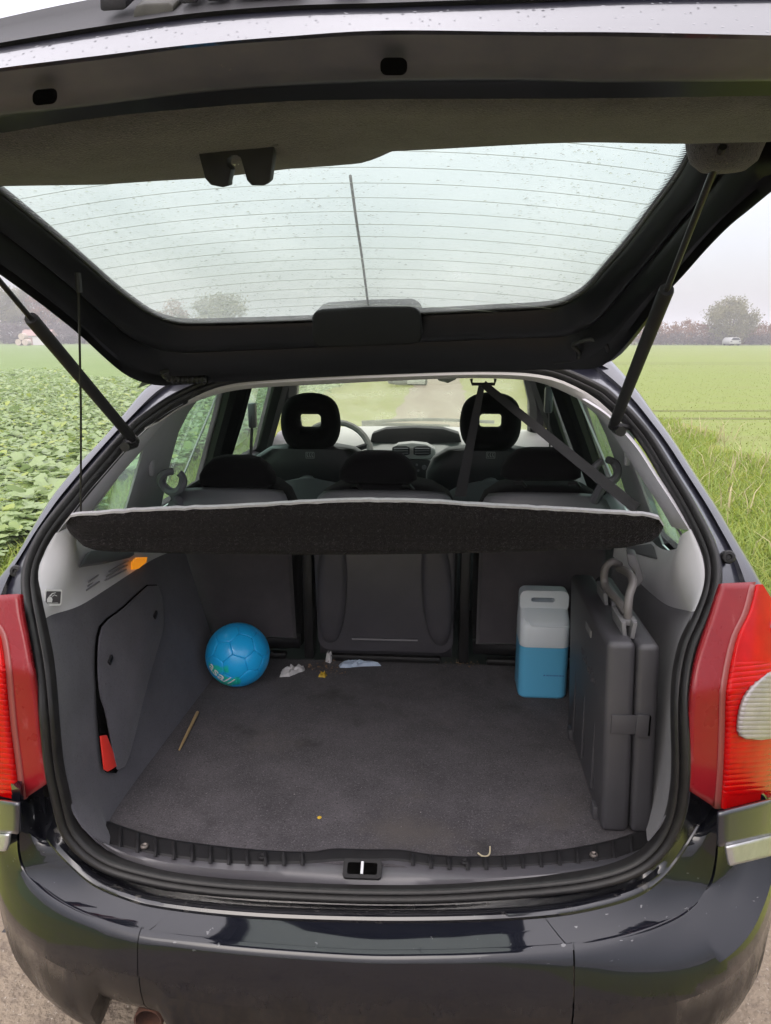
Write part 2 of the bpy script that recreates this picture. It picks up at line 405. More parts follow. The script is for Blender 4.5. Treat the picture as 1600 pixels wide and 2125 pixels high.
# the tramlines: two pairs of bare wheel ruts across the wheat
mat('rut', (.12, .13, .052), .95, spec=.02, var=(.16, .17, .068), vscale=3)
for (xa, ya, xb, yb) in ((3.9, 15.6, 60, 19.5), (3.9, 17.2, 60, 21.3), (3.9, 47, 90, 55), (3.9, 44.8, 90, 52.6)):
    d = Vector((xb - xa, yb - ya, 0)).normalized(); n = Vector((-d.y, d.x, 0)) * .17
    rows = []
    for k in range(40):
        p = Vector((xa, ya, -.003)).lerp(Vector((xb, yb, -.003)), k / 39) + n * mnoise.noise((k * .7, xa, ya)) * .8
        rows.append([p - n, p + n])
    o = MB().loft(rows).build('wheel_rut', 'rut'); tag(o, kind='structure')

# ------------------------------------------------------------------ vegetation
def attr_mat(name, cols, rough=.55, trans=.25):
    m = bpy.data.materials.new(name); m.use_nodes = True; t = m.node_tree; p = t.nodes['Principled BSDF']
    p.inputs['Roughness'].default_value = rough; p.inputs['Specular IOR Level'].default_value = .5
    g = t.nodes.new('ShaderNodeNewGeometry'); r = t.nodes.new('ShaderNodeValToRGB'); cr = r.color_ramp
    while len(cr.elements) < len(cols): cr.elements.new(.5)
    for i, c in enumerate(cols): cr.elements[i].position = i / (len(cols) - 1); cr.elements[i].color = (*c, 1)
    t.links.new(g.outputs['Random Per Island'], r.inputs[0]); t.links.new(r.outputs[0], p.inputs['Base Color'])
    tr = t.nodes.new('ShaderNodeBsdfTranslucent'); t.links.new(r.outputs[0], tr.inputs[0])
    mx = t.nodes.new('ShaderNodeMixShader'); mx.inputs[0].default_value = trans
    o = t.nodes['Material Output']; t.links.new(p.outputs[0], mx.inputs[1]); t.links.new(tr.outputs[0], mx.inputs[2]); t.links.new(mx.outputs[0], o.inputs[0])
    M[name] = m
attr_mat('leaf_crop', [(.20, .28, .10), (.24, .33, .13), (.30, .38, .18), (.22, .31, .11), (.34, .40, .075)], .32, .4)
attr_mat('blade', [(.17, .26, .035), (.26, .32, .04), (.22, .32, .045), (.31, .33, .06), (.29, .35, .04), (.19, .29, .04)], .5, .5)
attr_mat('shoot', [(.20, .25, .055), (.24, .27, .07), (.22, .26, .06)], .6, .5)
attr_mat('blade_dry', [(.36, .31, .16), (.42, .36, .20), (.28, .25, .12)], .6, .3)
attr_mat('far_leaf', [(.14, .14, .055), (.20, .19, .075), (.17, .16, .075), (.24, .22, .09)], .7, .3)
attr_mat('far_rust', [(.20, .10, .05), (.28, .14, .065), (.17, .095, .06), (.25, .17, .09)], .7, .3)
attr_mat('far_bare', [(.11, .085, .08), (.14, .11, .10), (.09, .07, .065)], .8, .2)
mat('bark', (.055, .045, .038), .9, var=(.09, .075, .06), vscale=5)

def leaf_geo(R, L, Wd):
    """cupped, wavy leaf of 10 quads"""
    v = []; n = 4
    for i in range(n + 1):
        u = i / n; wd = Wd * (math.sin(math.pi * (.12 + .80 * u)) ** .7) * R.uniform(.85, 1.12); 
        z = -.22 * L * (u - .35) ** 2 * R.uniform(.6, 1.6)
        for s in (-1, 0, 1): v.append(Vector((s * wd, u * L, z + (.16 * Wd if s else 0) * R.uniform(.2, 1.9))))
    f = [(3 * i + j, 3 * i + j + 1, 3 * i + j + 4, 3 * i + j + 3) for i in range(n) for j in range(2)]
    return v, f
R = random.Random(3)
crop = MB(); near = []
def put_leaf(mb, p, size, az, tilt):
    v, f = leaf_geo(R, size, size * R.uniform(.30, .42))
    mx = Matrix.Translation(p) @ Matrix.Rotation(az, 4, 'Z') @ Matrix.Rotation(tilt, 4, 'X')
    mb.add([mx @ q for q in v], f)
cnt = 0
while cnt < 46000:
    u = R.random()
    if u < .72: th = rad(R.uniform(-33, -14))          # left of the car
    else: th = rad(R.uniform(-16, 1))                  # in view through its windows
    r = 4.2 / (1 - R.random() * .92) if R.random() < .8 else R.uniform(4, 12)
    x = CAM.x + r * math.sin(th); y = r * math.cos(th)
    if x > -3.0 + .6 * mnoise.noise((x, y * .6, 3)) or r > 34 + 6 * mnoise.noise((x * .2, y * .2, 0)): continue
    size = R.uniform(.06, .15) * (1 + max(0, r - 12) * .022)
    hgt = R.uniform(.07, .17)
    put_leaf(crop, Vector((x, y, hgt)), size, R.uniform(0, 6.28), rad(R.gauss(4, 16)))
    cnt += 1
cropo = crop.build('crop_leaves', 'leaf_crop', fix=False)
tag(cropo, 'broad green leaves of the root crop covering the field on the left', 'crop', kind='stuff')
protos = []
for k in range(6):
    v, f = leaf_geo(R, 1, R.uniform(.32, .44)); me = bpy.data.meshes.new('leaf'); me.from_pydata([tuple(q) for q in v], [], f); me.shade_smooth(); me.materials.append(M['leaf_crop']); protos.append(me)
for k in range(240):
    th = rad(R.uniform(-30, -21.5)); r = R.uniform(5.6, 10.5); x = CAM.x + r * math.sin(th); y = r * math.cos(th)
    if x > -3.1: continue
    o = bpy.data.objects.new('leaf', R.choice(protos)); col.objects.link(o); s = R.uniform(.13, .22)
    o.location = (x, y, R.uniform(.15, .24)); o.scale = (s, s, s); o.rotation_euler = (rad(R.uniform(-20, 40)), rad(R.uniform(-20, 20)), R.uniform(0, 6.28))
    setp(o, cropo)

def blades(n, region, hmin, hmax, name, m, label, wid=.006, lean=.5):
    mb = MB()
    for _ in range(n):
        x, y = region()
        h = R.uniform(hmin, hmax); a = R.uniform(0, 6.28); d = Vector((math.cos(a), math.sin(a), 0)); s = Vector((-d.y, d.x, 0)) * wid * R.uniform(.6, 1.5)
        l = h * lean * R.uniform(.3, 1.6); p = Vector((x, y, -.01))
        p1 = p + Vector((0, 0, h * .6)) + d * l * .35; p2 = p + Vector((0, 0, h * R.uniform(.75, 1.0))) + d * l
        mb.add([p - s, p + s, p1 + s * .8, p1 - s * .8, p2], [(0, 1, 2, 3), (3, 2, 4)])
    o = mb.build(name, m, fix=False, smooth=False); tag(o, label, 'grass', kind='stuff'); return o
def reg_right():
    while True:
        th = rad(R.uniform(8, 34)); r = 3.3 + 12 * R.random() ** 1.5; x = CAM.x + r * math.sin(th); y = r * math.cos(th)
        if (1.35 if y < 4 else 1.0) + .25 * mnoise.noise((y, 1, 1)) < x < 4.3 + 1.0 * mnoise.noise((y * .5, 2, 0)): return x, y
def reg_left():
    while True:
        th = rad(R.uniform(-35, 0)); r = 3.2 + 9 * R.random() ** 1.3; x = CAM.x + r * math.sin(th); y = r * math.cos(th)
        if -3.3 + .5 * mnoise.noise((y, 0, 0)) < x < (-1.35 if y < 4 else -1.0): return x, y
def reg_wheat():
    th = rad(R.uniform(4, 34)); r = 8 + 40 * R.random() ** 1.6; x = CAM.x + r * math.sin(th); y = r * math.cos(th)
    return (x, y) if x > 4.2 else reg_wheat()
blades(62000, reg_right, .06, .22, 'verge_grass', 'blade', 'long yellow green grass on the verge right of the car', .0055, .8)
blades(22000, reg_left, .07, .22, 'verge_grass', 'blade', 'yellow green grass strip between the track and the left field', .006, .8)
def reg_dry():
    th = rad(R.uniform(15, 34)); x, y = reg_right()
    k = R.choice(dry_spots); return k[0] + R.gauss(0, .28), k[1] + R.gauss(0, .45)
dry_spots = []
for q in ((1440, 905), (1470, 900), (1520, 960), (1560, 950), (1500, 1040), (1590, 985), (1430, 900), (1545, 1120), (1480, 985)):
    p = onZ(q[0], q[1], .1); dry_spots.append((p.x, p.y))
blades(260, reg_dry, .15, .42, 'dry_grass', 'blade_dry', 'straw coloured dry grass tufts along the wheat edge', .005, .7)
blades(14000, reg_wheat, .015, .04, 'wheat_shoots', 'shoot', 'short green cereal shoots in the field on the right', .006, .5)

# distant trees: trunk and limbs, crown of leaf flakes clumped on twigs
def far_tree(name, label, base, h, wid, leafm, nleaf, trunk_r, fl=.16, dome=.62, droop=.0, seed=1, group=None, trunk_h=.35, cat='tree'):
    R = random.Random(seed); root = empty(name, base); tag(root, label, cat, group)
    tb = MB(); base = Vector(base)
    tips = []
    tb.tube([base - Vector((0, 0, .2)), base + Vector((.1, 0, h * trunk_h * .5)), base + Vector((0, 0, h * trunk_h))], [trunk_r, trunk_r * .8, trunk_r * .65], 7)
    nl = 13
    for k in range(nl):
        a = 6.28 * k / nl + R.uniform(-.3, .3); e = R.uniform(.15, 1)
        rr = wid / 2 * R.uniform(.55, .98) * math.sqrt(max(.05, 1 - (e - .35) ** 2 / .75)); z = h * (trunk_h + (1 - trunk_h) * e * .92)
        tip = base + Vector((rr * math.cos(a), rr * math.sin(a), z)); mid = base.lerp(tip, .5) + Vector((0, 0, h * .08))
        st = base + Vector((0, 0, h * trunk_h * R.uniform(.5, 1)))
        tb.tube([st, mid, tip], [trunk_r * .4, trunk_r * .25, trunk_r * .06], 5); tips.append((mid, tip))
    tb.build('trunk', 'bark', root)
    cb = MB(); clumps = []
    for _ in range(60):
        a = R.uniform(0, 6.28); u = R.random() ** .45; e = R.uniform(0, 1)
        ex = math.sqrt(max(.06, 1 - abs((e - .42) / .6) ** 2.2))
        clumps.append((base + Vector((u * ex * wid / 2 * math.cos(a), u * ex * wid / 2 * math.sin(a), h * (1 - dome) + h * dome * e)), R.uniform(.08, .16) * wid))
    for i in range(nleaf):
        c, rr = clumps[i % len(clumps)]
        p = c + Vector((R.gauss(0, 1), R.gauss(0, 1), R.gauss(0, .8))) * rr * .55
        p.z -= droop * R.random() ** 2 * h
        if p.z < base.z + .1: continue
        n = Vector((R.uniform(-1, 1), R.uniform(-1, 1), R.uniform(-.4, 1))).normalized(); t = n.orthogonal().normalized(); b = n.cross(t); s = fl * R.uniform(.5, 1.4)
        cb.add([p - t * s, p + b * s * .6, p + t * s, p - b * s * .6], [(0, 1, 2, 3)])
    cb.build('crown', leafm, root, fix=False, smooth=False)
    return root
far_tree('willow_tree', 'round pale green tree rising above the brown hedge on the right', onZ(1512, 716, 0), 7.2, 7.4, 'far_leaf', 12000, .45, .15, .74, .20, 5, trunk_h=.22)
# hedge line on the right: separate bushes
hz = [(1330, 3.0), (1362, 3.2), (1392, 3.5), (1425, 3.9), (1455, 3.5), (1480, 3.0), (1545, 2.6), (1566, 2.9), (1592, 3.3), (1615, 3.4), (1290, 3.0), (1255, 2.8)]
names = ['next to the strut', 'right of the strut', 'under the pale field gap', 'tallest of the row', 'sloping towards the round tree', 'touching the round tree on its left',
         'touching the round tree on its right', 'low beside the round tree', 'near the frame edge', 'cut by the frame edge', 'behind the gas strut', 'hidden by the tailgate corner']
for k, (xp, hh) in enumerate(hz):
    b = onZ(xp, 716, 0); 
    far_tree('hedge_bush', 'rusty brown hedge bush ' + names[k], b + Vector((0, 2.0 + (k % 3) * .5, 0)), hh, 4.6, 'far_rust', 1700, .10, .14, .95, .05, 20 + k, 'hedge bushes along the far edge of the wheat field', .12, 'bush')
    b2 = b + Vector((1.2, .4, 0))
    if k < 10: far_tree('hedge_bush', 'bare grey shrub at the foot of the hedge ' + names[k], b2, hh * .55, 4.0, 'far_bare', 900, .06, .11, .95, .05, 60 + k, 'bare shrubs at the foot of the hedge', .1, 'bush')
# wood on the left
lf = [(-40, 9.2, 8, 0), (0, 8.6, 7, 0), (28, 9.4, 8, 1), (62, 9.2, 8.5, 0), (98, 8.6, 7, 2), (130, 8.2, 7.5, 2), (165, 7.2, 7, 1), (205, 6.6, 6.5, 2), (240, 6.2, 7, 0)]
ln = ['at the left frame edge', 'second from the left frame edge', 'beside the pale bale', 'tall above the white hut', 'behind the strut rod', 'right of the strut top', 'behind the lifting cord', 'under the tailgate rim', 'seen last under the tailgate rim']
for k, (xp, hh, ww, kd) in enumerate(lf):
    far_tree('wood_tree', ['pale green', 'yellowish', 'rusty bare'][kd] + ' hazy tree of the far wood ' + ln[k], onZ(xp, 715, 0) + Vector((-12, 22, 0)), hh * 1.15, ww, ['far_leaf', 'far_leaf', 'far_rust'][kd], 2600, .30, .22, .72, .05, 90 + k, 'trees of the wood across the left field')
    far_tree('wood_shrub', 'dark undergrowth shrub of the far wood ' + ln[k], onZ(xp + 12, 715, 0) + Vector((-4, 8, 0)), 3.4, 6.5, 'far_bare', 1300, .1, .2, .95, .0, 140 + k, 'undergrowth of the wood across the left field', .1, 'bush')
far_tree('field_tree', 'round hazy tree seen through the wet rear window', onZ(425, 716, 0) + Vector((0, 10, 0)), 8.4, 11.5, 'far_leaf', 6500, .5, .18, .74, .06, 77)
far_tree('field_tree', 'smaller tree seen through the wet rear window corner', onZ(300, 716, 0) + Vector((0, 14, 0)), 7.4, 7, 'far_rust', 3000, .35, .2, .8, .06, 78)
# pale hut and straw stack at the wood edge, white car by the hedge
mat('hut_wall', (.52, .50, .50), .8); mat('hut_roof', (.30, .20, .18), .8); mat('straw_bale', (.50, .42, .36), .95, var=(.40, .33, .28), vscale=2)
b = onZ(83, 716, 0); hut = empty('hut', b); tag(hut, 'small pale hut with a low roof at the edge of the far wood', 'hut')
MB().box(b + Vector((0, 0, .75)), (4.4, 2.6, 1.5)).build('wall', 'hut_wall', hut, smooth=False)
MB().prism([b + Vector((-2.5, -1.5, 1.5)), b + Vector((-2.5, 1.5, 1.5)), b + Vector((-2.5, 0, 2.5))], (5, 0, 0)).build('roof', 'hut_roof', hut, smooth=False)
MB().box(b + Vector((-.9, -1.32, .62)), (.8, .06, 1.2)).build('door', 'hut_roof', hut, smooth=False)
b = onZ(52, 717, 0)
for k, (dx, dz, lb) in enumerate(((-1.0, 0, 'left bale of the pale straw stack before the far wood'), (.45, 0, 'right bale of the pale straw stack before the far wood'), (-.2, 1.25, 'top bale of the pale straw stack before the far wood'))):
    m = MB(); c = b + Vector((dx * .75, 0, .5 + dz * .7)); ring = [[c + Vector((math.cos(t * .3927) * .5, y, math.sin(t * .3927) * .5)) for t in range(16)] for y in (-.6, -.56, .56, .6)]
    m.loft(ring, close_v=True, cap0=True, cap1=True); tag(m.build('straw_bale', 'straw_bale', origin=c - Vector((0, 0, .5))), lb, 'bale', 'straw bales before the wood')

# ================================================================== THE CAR
CAR = (0.0, 3.2, 0.0)
car = empty('parked_car', CAR)
tag(car, 'dark blue black people carrier parked on the track with its tailgate open', 'car')

# ---- tailgate opening: rubber seal
SEAL = [(800, 1856), (700, 1854), (550, 1847), (450, 1840), (350, 1827), (260, 1806), (210, 1786), (170, 1756), (140, 1715), (123, 1650), (110, 1587), (101, 1494), (96, 1430), (88, 1362), (74, 1290),
        (66, 1250), (61, 1205), (70, 1160), (101, 1101), (153, 1035), (199, 980), (275, 895), (315, 863), (365, 830), (425, 802), (480, 787), (550, 779), (700, 771), (800, 767), (950, 762), (1050, 762),
        (1125, 767), (1175, 780), (1245, 813), (1269, 832), (1304, 864), (1345, 914), (1382, 974), (1420, 1037), (1445, 1083), (1464, 1122), (1477, 1160), (1480, 1195), (1474, 1235), (1455, 1285), (1430, 1340),
        (1417, 1400), (1413, 1470), (1415, 1580), (1412, 1640), (1402, 1695), (1375, 1750), (1325, 1795), (1250, 1822), (1150, 1838), (1000, 1850), (900, 1855)]
SC = catmull([S(*p) for p in SEAL], 4, True); SC = resample(SC, 260, True)
OC = Vector((.02, 1.45, 1.03))
def seal_frames():
    fr = []
    n = len(SC)
    for i, p in enumerate(SC):
        t = (SC[(i + 1) % n] - SC[i - 1]).normalized()
        b = Vector((0, -1, 0)) if p.z < 1.0 else Vector((0, -1, .0)).lerp(Vector((0, -.75, .66)), min(1, (p.z - 1.0) / .2))
        b = (b - t * b.dot(t)).normalized(); nn = t.cross(b).normalized()
        if nn.dot(p - OC) < 0: nn = -nn
        fr.append((p, nn, b))
    return fr
FR = seal_frames()
def sweep(profile, name, mt, parent, sub=None):
    rows = [[p + n * a + b * c for a, c in profile] for p, n, b in FR]
    return MB().loft(rows, close_u=True).build(name, mt, parent, ang=60)
seal = sweep([(-.015, -.012), (-.0150, .004), (-.0125, .010), (-.0085, .0115), (-.006, .008), (-.0045, .003), (-.003, .006), (.0005, .0135), (.0055, .016), (.0105, .0135), (.0135, .006), (.014, -.012)], 'rubber_seal', 'rubber', car)
mat('rim_sheen_paint', (.030, .029, .036), .35, var=(.045, .043, .052), vscale=12, coat=.4)  # body paint lightened, sky reflection put into its colour
# painted rim the seal is pushed onto
rim = sweep([(.0142, -.010), (.0142, -.001), (.0158, .001), (.018, -.001), (.019, -.006), (.0195, -.03)], 'body_rim', 'rim_sheen_paint', car)

# ---- rear pillars, painted, wrapping round to the sides
LSIL = [(372, 752), (330, 785), (300, 808), (254, 863), (214, 909), (168, 958), (131, 1001), (101, 1040), (61, 1105), (31, 1157), (0, 1196), (-30, 1232), (-62, 1270)]
RSIL = [(1228, 706), (1270, 753), (1313, 801), (1354, 857), (1398, 917), (1445, 990), (1490, 1059), (1527, 1122), (1565, 1185), (1584, 1220), (1615, 1262), (1650, 1310)]
LIN = [(430, 786), (400, 796), (340, 830), (290, 870), (250, 905), (180, 990), (133, 1045), (85, 1105), (52, 1160), (43, 1205), (46, 1250), (52, 1280)]
RIN = [(1165, 762), (1200, 775), (1260, 808), (1300, 838), (1330, 872), (1367, 920), (1405, 980), (1440, 1037), (1465, 1083), (1487, 1130), (1497, 1180), (1497, 1225), (1480, 1285)]
def pillar(sil, inn, s):
    n = 40; A = px(inn, n); B = px(sil, n); rows = []
    for i in range(n):
        a, b = A[i], B[i]; p0 = S(a.x, a.y, .012); p3 = S(b.x, b.y, .06)
        q = a.lerp(b, .42); p1 = S(q.x, q.y, .045); q = a.lerp(b, .56); p2 = S(q.x, q.y, .030); q = a.lerp(b, .9); p25 = S(q.x, q.y, .040)
        rows.append([p0, p1, p2, p25, p3, p3 + Vector((s * .012, .03, -.004)), p3 + Vector((s * .022, .10, 0)), p3 + Vector((s * .03, .34, 0))])
    return rows
for s, sil, inn in ((-1, LSIL, LIN), (1, RSIL, RIN)):
    MB().loft(pillar(sil, inn, s)).build('rear_pillar', 'paint', car, ang=35)

# ---- lower rear quarters behind the lamps
for s in (-1, 1):
    rows = []
    for z in (.42, .6, .8, .9, .96, 1.0, 1.03, 1.06):
        k = .45 * max(0, z - 1.0); row = []; xin = interp([(.42, .602), (.9, .602), (1.0, .632), (1.06, .668), (1.10, .695), (1.14, .72)], z)
        for (x, y) in ((.60, 1.262), (.62, 1.275), (.68, 1.312), (.74, 1.36), (.79, 1.43), (.825, 1.54), (.84, 1.75), (.845, 2.0)):
            row.append(Vector((s * lerp(xin, .845 - .55 * max(0, z - .96), (x - .60) / .245), y + .030 + k, z)))
        rows.append(row)
    MB().loft(rows).build('quarter_panel', 'paint', car)
    # upper and lower body side with window openings, outside and inside skins
    Q = [(2.03, 1.31), (1.93, 1.24), (1.84, 1.166), (1.66, 1.03), (2.13, 1.03), (2.10, 1.112), (2.05, 1.27)]
    RD = [(2.42, 1.435), (2.33, 1.37), (2.31, 1.31), (2.36, 1.2), (2.47, 1.03), (2.98, 1.03), (2.93, 1.12), (2.82, 1.3), (2.73, 1.435)]
    FD = [(2.93, 1.435), (3.05, 1.30), (3.18, 1.03), (4.0, 1.03), (3.62, 1.435)]
    outer = [(1.62, 1.0), (1.80, 1.13), (1.97, 1.28), (2.12, 1.42), (2.2, 1.47), (3.62, 1.47), (4.46, 1.0)]
    QX = [(2.10, 1.345), (1.93, 1.245), (1.84, 1.17), (1.66, 1.03), (2.27, 1.03), (2.24, 1.112), (2.17, 1.30)]
    MB().holed(outer, [QX, RD, FD], lambda u, v, k: (s * (.84 - .48 * (v - 1)), u, v)).build('body_side', 'paint', car, smooth=False)
    def inset(P, k):
        c = Vector((sum(p[0] for p in P) / len(P), sum(p[1] for p in P) / len(P))); return [(c.x + (p[0] - c.x) * k, c.y + (p[1] - c.y) * k) for p in P]
    MB().holed([(1.75, 1.0), (1.80, 1.13), (1.97, 1.28), (2.12, 1.42), (2.2, 1.50), (2.74, 1.50), (2.735, 1.0)][:5] + [(2.60, 1.50), (2.60, 1.0)], [Q, [(2.42, 1.435), (2.33, 1.37), (2.31, 1.31), (2.36, 1.2), (2.47, 1.03), (2.59, 1.03), (2.59, 1.435)]],
               lambda u, v, k: (s * (.80 - .48 * (v - 1) - k), u, v), .006).build('pillar_lining', 'trim_light', car, smooth=False)
    # door frame, black, with the middle pillar
    mb = MB()
    for P in ([(2.74, 1.45), (2.84, 1.3), (2.96, 1.10), (3.02, 1.0)], [(2.80, 1.45), (2.91, 1.3), (3.03, 1.10), (3.09, 1.0)], [(2.88, 1.46), (3.0, 1.3), (3.12, 1.08), (3.17, 1.0)]):
        mb.tube([Vector((s * (.79 - .48 * (v - 1)), u, v)) for u, v in P], .032, 8)
    mb.tube([Vector((s * (.80 - .48 * (v - 1)), u, v)) for u, v in ((3.60, 1.46), (4.0, 1.03), (4.05, .95))], .05, 8)
    mb.tube([Vector((s * .69, 4.40, 1.02)), Vector((s * .64, 4.0, 1.28)), Vector((s * .55, 3.58, 1.49))], .05, 8)
    mb.build('door_frame', 'plastic_black', car)
    # below the windows: outer door panels and inner door cards
    rows = [[Vector((s * x, y, z)) for y in (1.9, 2.6, 3.4, 4.2, 4.9, 5.3)] for x, z in ((.80, .22), (.845, .45), (.85, .7), (.845, .9), (.84, 1.0))]
    MB().loft(rows).build('door_panel', 'paint', car)
    rows = [[Vector((s * x, y, z)) for y in (2.25, 2.6, 3.4, 4.3)] for x, z in ((.72, .4), (.74, .85), (.76, .97), (.80, 1.0), (.84, 1.003))]
    MB().loft(rows).build('door_card', 'seat_plastic', car)

# ---- roof outside, lining inside
rows = []; rows2 = []
for k in range(9):
    y = 1.84 + (3.62 - 1.84) * k / 8; dz = .03 - .04 * ((k - 3.5) / 4.5) ** 2
    rows.append([Vector((x, y + .10 * (abs(x) / .6) ** 3 * (1 - k / 8) - .0, zc + dz)) for x, zc in ((-.62, 1.462), (-.58, 1.505), (-.50, 1.545), (-.3, 1.572), (0, 1.585), (.3, 1.572), (.5, 1.545), (.58, 1.505), (.62, 1.462))])
MB().loft(rows).build('roof', 'paint', car)
for k in range(8):
    y = 2.0 + (3.62 - 2.0) * k / 7
    rows2.append([Vector((x, y + .20 * (abs(x) / .6) ** 3 * (1 - k / 7), zc)) for x, zc in ((-.61, 1.43), (-.56, 1.478), (-.48, 1.492), (0, 1.50), (.48, 1.492), (.56, 1.478), (.61, 1.43))])
MB().loft(rows2).build('headliner', 'headliner', car)
# header: from the seal's inner lip forward to the lining
TOPI = [(300, 893), (335, 860), (375, 838), (430, 815), (485, 802), (560, 795), (700, 787), (800, 783), (950, 778), (1050, 778), (1115, 783), (1165, 795), (1225, 825), (1265, 858), (1300, 893)]
TOPO = [(375, 846), (395, 836), (425, 825), (460, 815), (495, 808), (562, 803), (700, 796), (800, 791), (950, 785), (1050, 786), (1105, 791), (1150, 804), (1200, 828), (1215, 838), (1235, 850)]
A, B = px(TOPI, 40), px(TOPO, 40); rows = []
for a, b in zip(A, B):
    p0 = S(a.x, a.y, .01); p1 = S(b.x, b.y, .055); p1.z -= 0
    rows.append([S(a.x, a.y - 6, .004), p0, p0.lerp(p1, .5) + Vector((0, 0, -.003)), p1, p1 + Vector((0, .06, .03))])
MB().loft(rows).build('header_lining', 'headliner', car)

# ---- light grey rear pillar trims (from the seal to the quarter window, and down to the load bay)
LN = [(380, 838), (330, 868), (290, 903), (250, 945), (215, 985), (172, 1035), (120, 1105), (92, 1155), (80, 1205), (79, 1250), (85, 1290)]
LF = [(408, 832), (368, 850), (330, 888), (290, 940), (250, 985), (190, 1060), (176, 1105)]
rows = []
A = px(LN[:7], 24); B = px(LF, 24)
for i in range(24):
    a, b = A[i], B[i]; p0 = S(a.x, a.y, .008); p2 = SIDE(b.x, b.y, -1, .79); q = a.lerp(b, .45); pm = p0.lerp(p2, .4); pm.x += .004
    d1 = (p2 - p0)
    rows.append([p0 + Vector((-.01, .012, 0)), p0, p0 + d1 * .3 + Vector((.010, -.004, 0)), p0 + d1 * .62 + Vector((.012, 0, 0)), p0 + d1 * .85 + Vector((.005, 0, 0)), p2, p2 + Vector((-.03, .01, 0))])
lt = MB().loft(rows).build('pillar_trim', 'trim_light', car)
RN = [(1208, 828), (1258, 860), (1290, 893), (1325, 935), (1360, 990), (1393, 1040), (1430, 1100), (1450, 1150), (1458, 1200), (1450, 1240), (1438, 1270)]
RF = [(1196, 815), (1225, 845), (1262, 885), (1300, 945), (1337, 1000), (1372, 1053), (1392, 1090)]
rows = []; A = px(RN[:7], 24); B = px(RF, 24)
for i in range(24):
    a, b = A[i], B[i]; p0 = S(a.x, a.y, .008); p2 = SIDE(b.x, b.y, 1, .775); d1 = p2 - p0
    rows.append([p0 + Vector((.01, .012, 0)), p0, p0 + d1 * .3 + Vector((-.010, -.004, 0)), p0 + d1 * .62 + Vector((-.012, 0, 0)), p0 + d1 * .85 + Vector((-.004, 0, 0)), p2, p2 + Vector((.03, .01, 0))])
MB().loft(rows).build('pillar_trim', 'trim_light', car)

# ---- load bay side walls: light upper shoulder and dark carpeted lower wall
def WALL(x, y, s): return SIDE(x, y, s, .594, -.235)
def bay(s, near_up, near_lo, bnd, flo, wall=None, xb=.592):
    WALL = wall or globals()['WALL']
    nu, nl = 12, 16
    Nu = [S(q.x, q.y, .008) for q in px(near_up, nu)]
    Nl = [S(q.x, q.y, .008) for q in px(near_lo, nl)]
    B = [Nl[0], Nl[0].lerp(WALL(*bnd[1], s), .5) + Vector((s * .012, -.014, 0))] + [WALL(*q, s) for q in bnd[1:]]
    e = B[-1].copy(); e.y = 2.14; e.x = s * xb; e.z = .99; B.append(e)
    F0 = [onZ(*q, .612) for q in flo]; F0.insert(0, Nl[-1]); e = F0[-1].copy(); e.y = 2.14; F0.append(e)
    T = [Nu[0], Vector((s * (abs(Nu[0].x) - .004), 1.56, 1.20)), Vector((s * .672, 1.65, 1.15)), Vector((s * .68, 1.80, 1.11)), Vector((s * .69, 2.0, 1.10)), Vector((s * .69, 2.14, 1.09))]
    up, lo = [], []
    for i in range(nu):
        t = i / (nu - 1); row = [Nu[i]]
        for k in range(1, 6): 
            p = T[k].lerp(B[k], t); p.x += s * -.012 * math.sin(math.pi * t); row.append(p)
        up.append(catmull([Nu[i] + Vector((s * .01, .012, 0))] + row, 5))
    for i in range(nl):
        t = i / (nl - 1); row = [Nl[i]] + [B[k].lerp(F0[k], t) for k in range(1, 6)]
        row[1] = Nl[i].lerp(row[2], .45) + Vector((s * .008, -.012, 0)) * (1 - t)
        if i == 0: row[1] = B[1]
        lo.append(catmull([Nl[i] + Vector((s * .012, .012, 0))] + row, 5))
    return up, lo
upL, loL = bay(-1, LN[6:], [(84, 1287), (103, 1375), (113, 1440), (116, 1500), (125, 1590), (140, 1650), (165, 1705), (200, 1745), (225, 1765)],
               [None, (165, 1257), (225, 1220), (319, 1160)], [(216, 1722), (234, 1700), (330, 1565), (432, 1428)])
upR, loR = bay(1, RN[6:], [(1438, 1269), (1412, 1340), (1402, 1400), (1398, 1470), (1399, 1580), (1394, 1640), (1382, 1688), (1360, 1726), (1344, 1745)],
               [None, (1385, 1256), (1352, 1232), (1318, 1200)], [(1338, 1738), (1338, 1700), (1308, 1560), (1262, 1440)], lambda x, y, s: SIDE(x, y, s, .652, -.12), .65)
for s, upp, low in ((-1, upL, loL), (1, upR, loR)):
    MB().loft(upp).build('shoulder_trim', 'trim_light', car)
    MB().loft(low).build('side_lining', 'trim_dark', car)

# ---- load floor, sill plate, sill trim
FZ = .62
rows = []
for k in range(12):
    y = lerp(1.30, 2.20, k / 11)
    row = []
    for j in range(25):
        u = j / 24; x = lerp(-.52, .66, u); yy = y
        if k == 0: yy = 1.268 + .07 * abs((x - .02) / .55) ** 2.4
        row.append(Vector((x, yy, FZ + .0012 * mnoise.noise((x * 9, y * 9, 2)))))
    rows.append(row)
MB().loft(rows).build('load_floor', 'carpet', car)
mat('screw_dull', (.14, .12, .11), .5, .6)
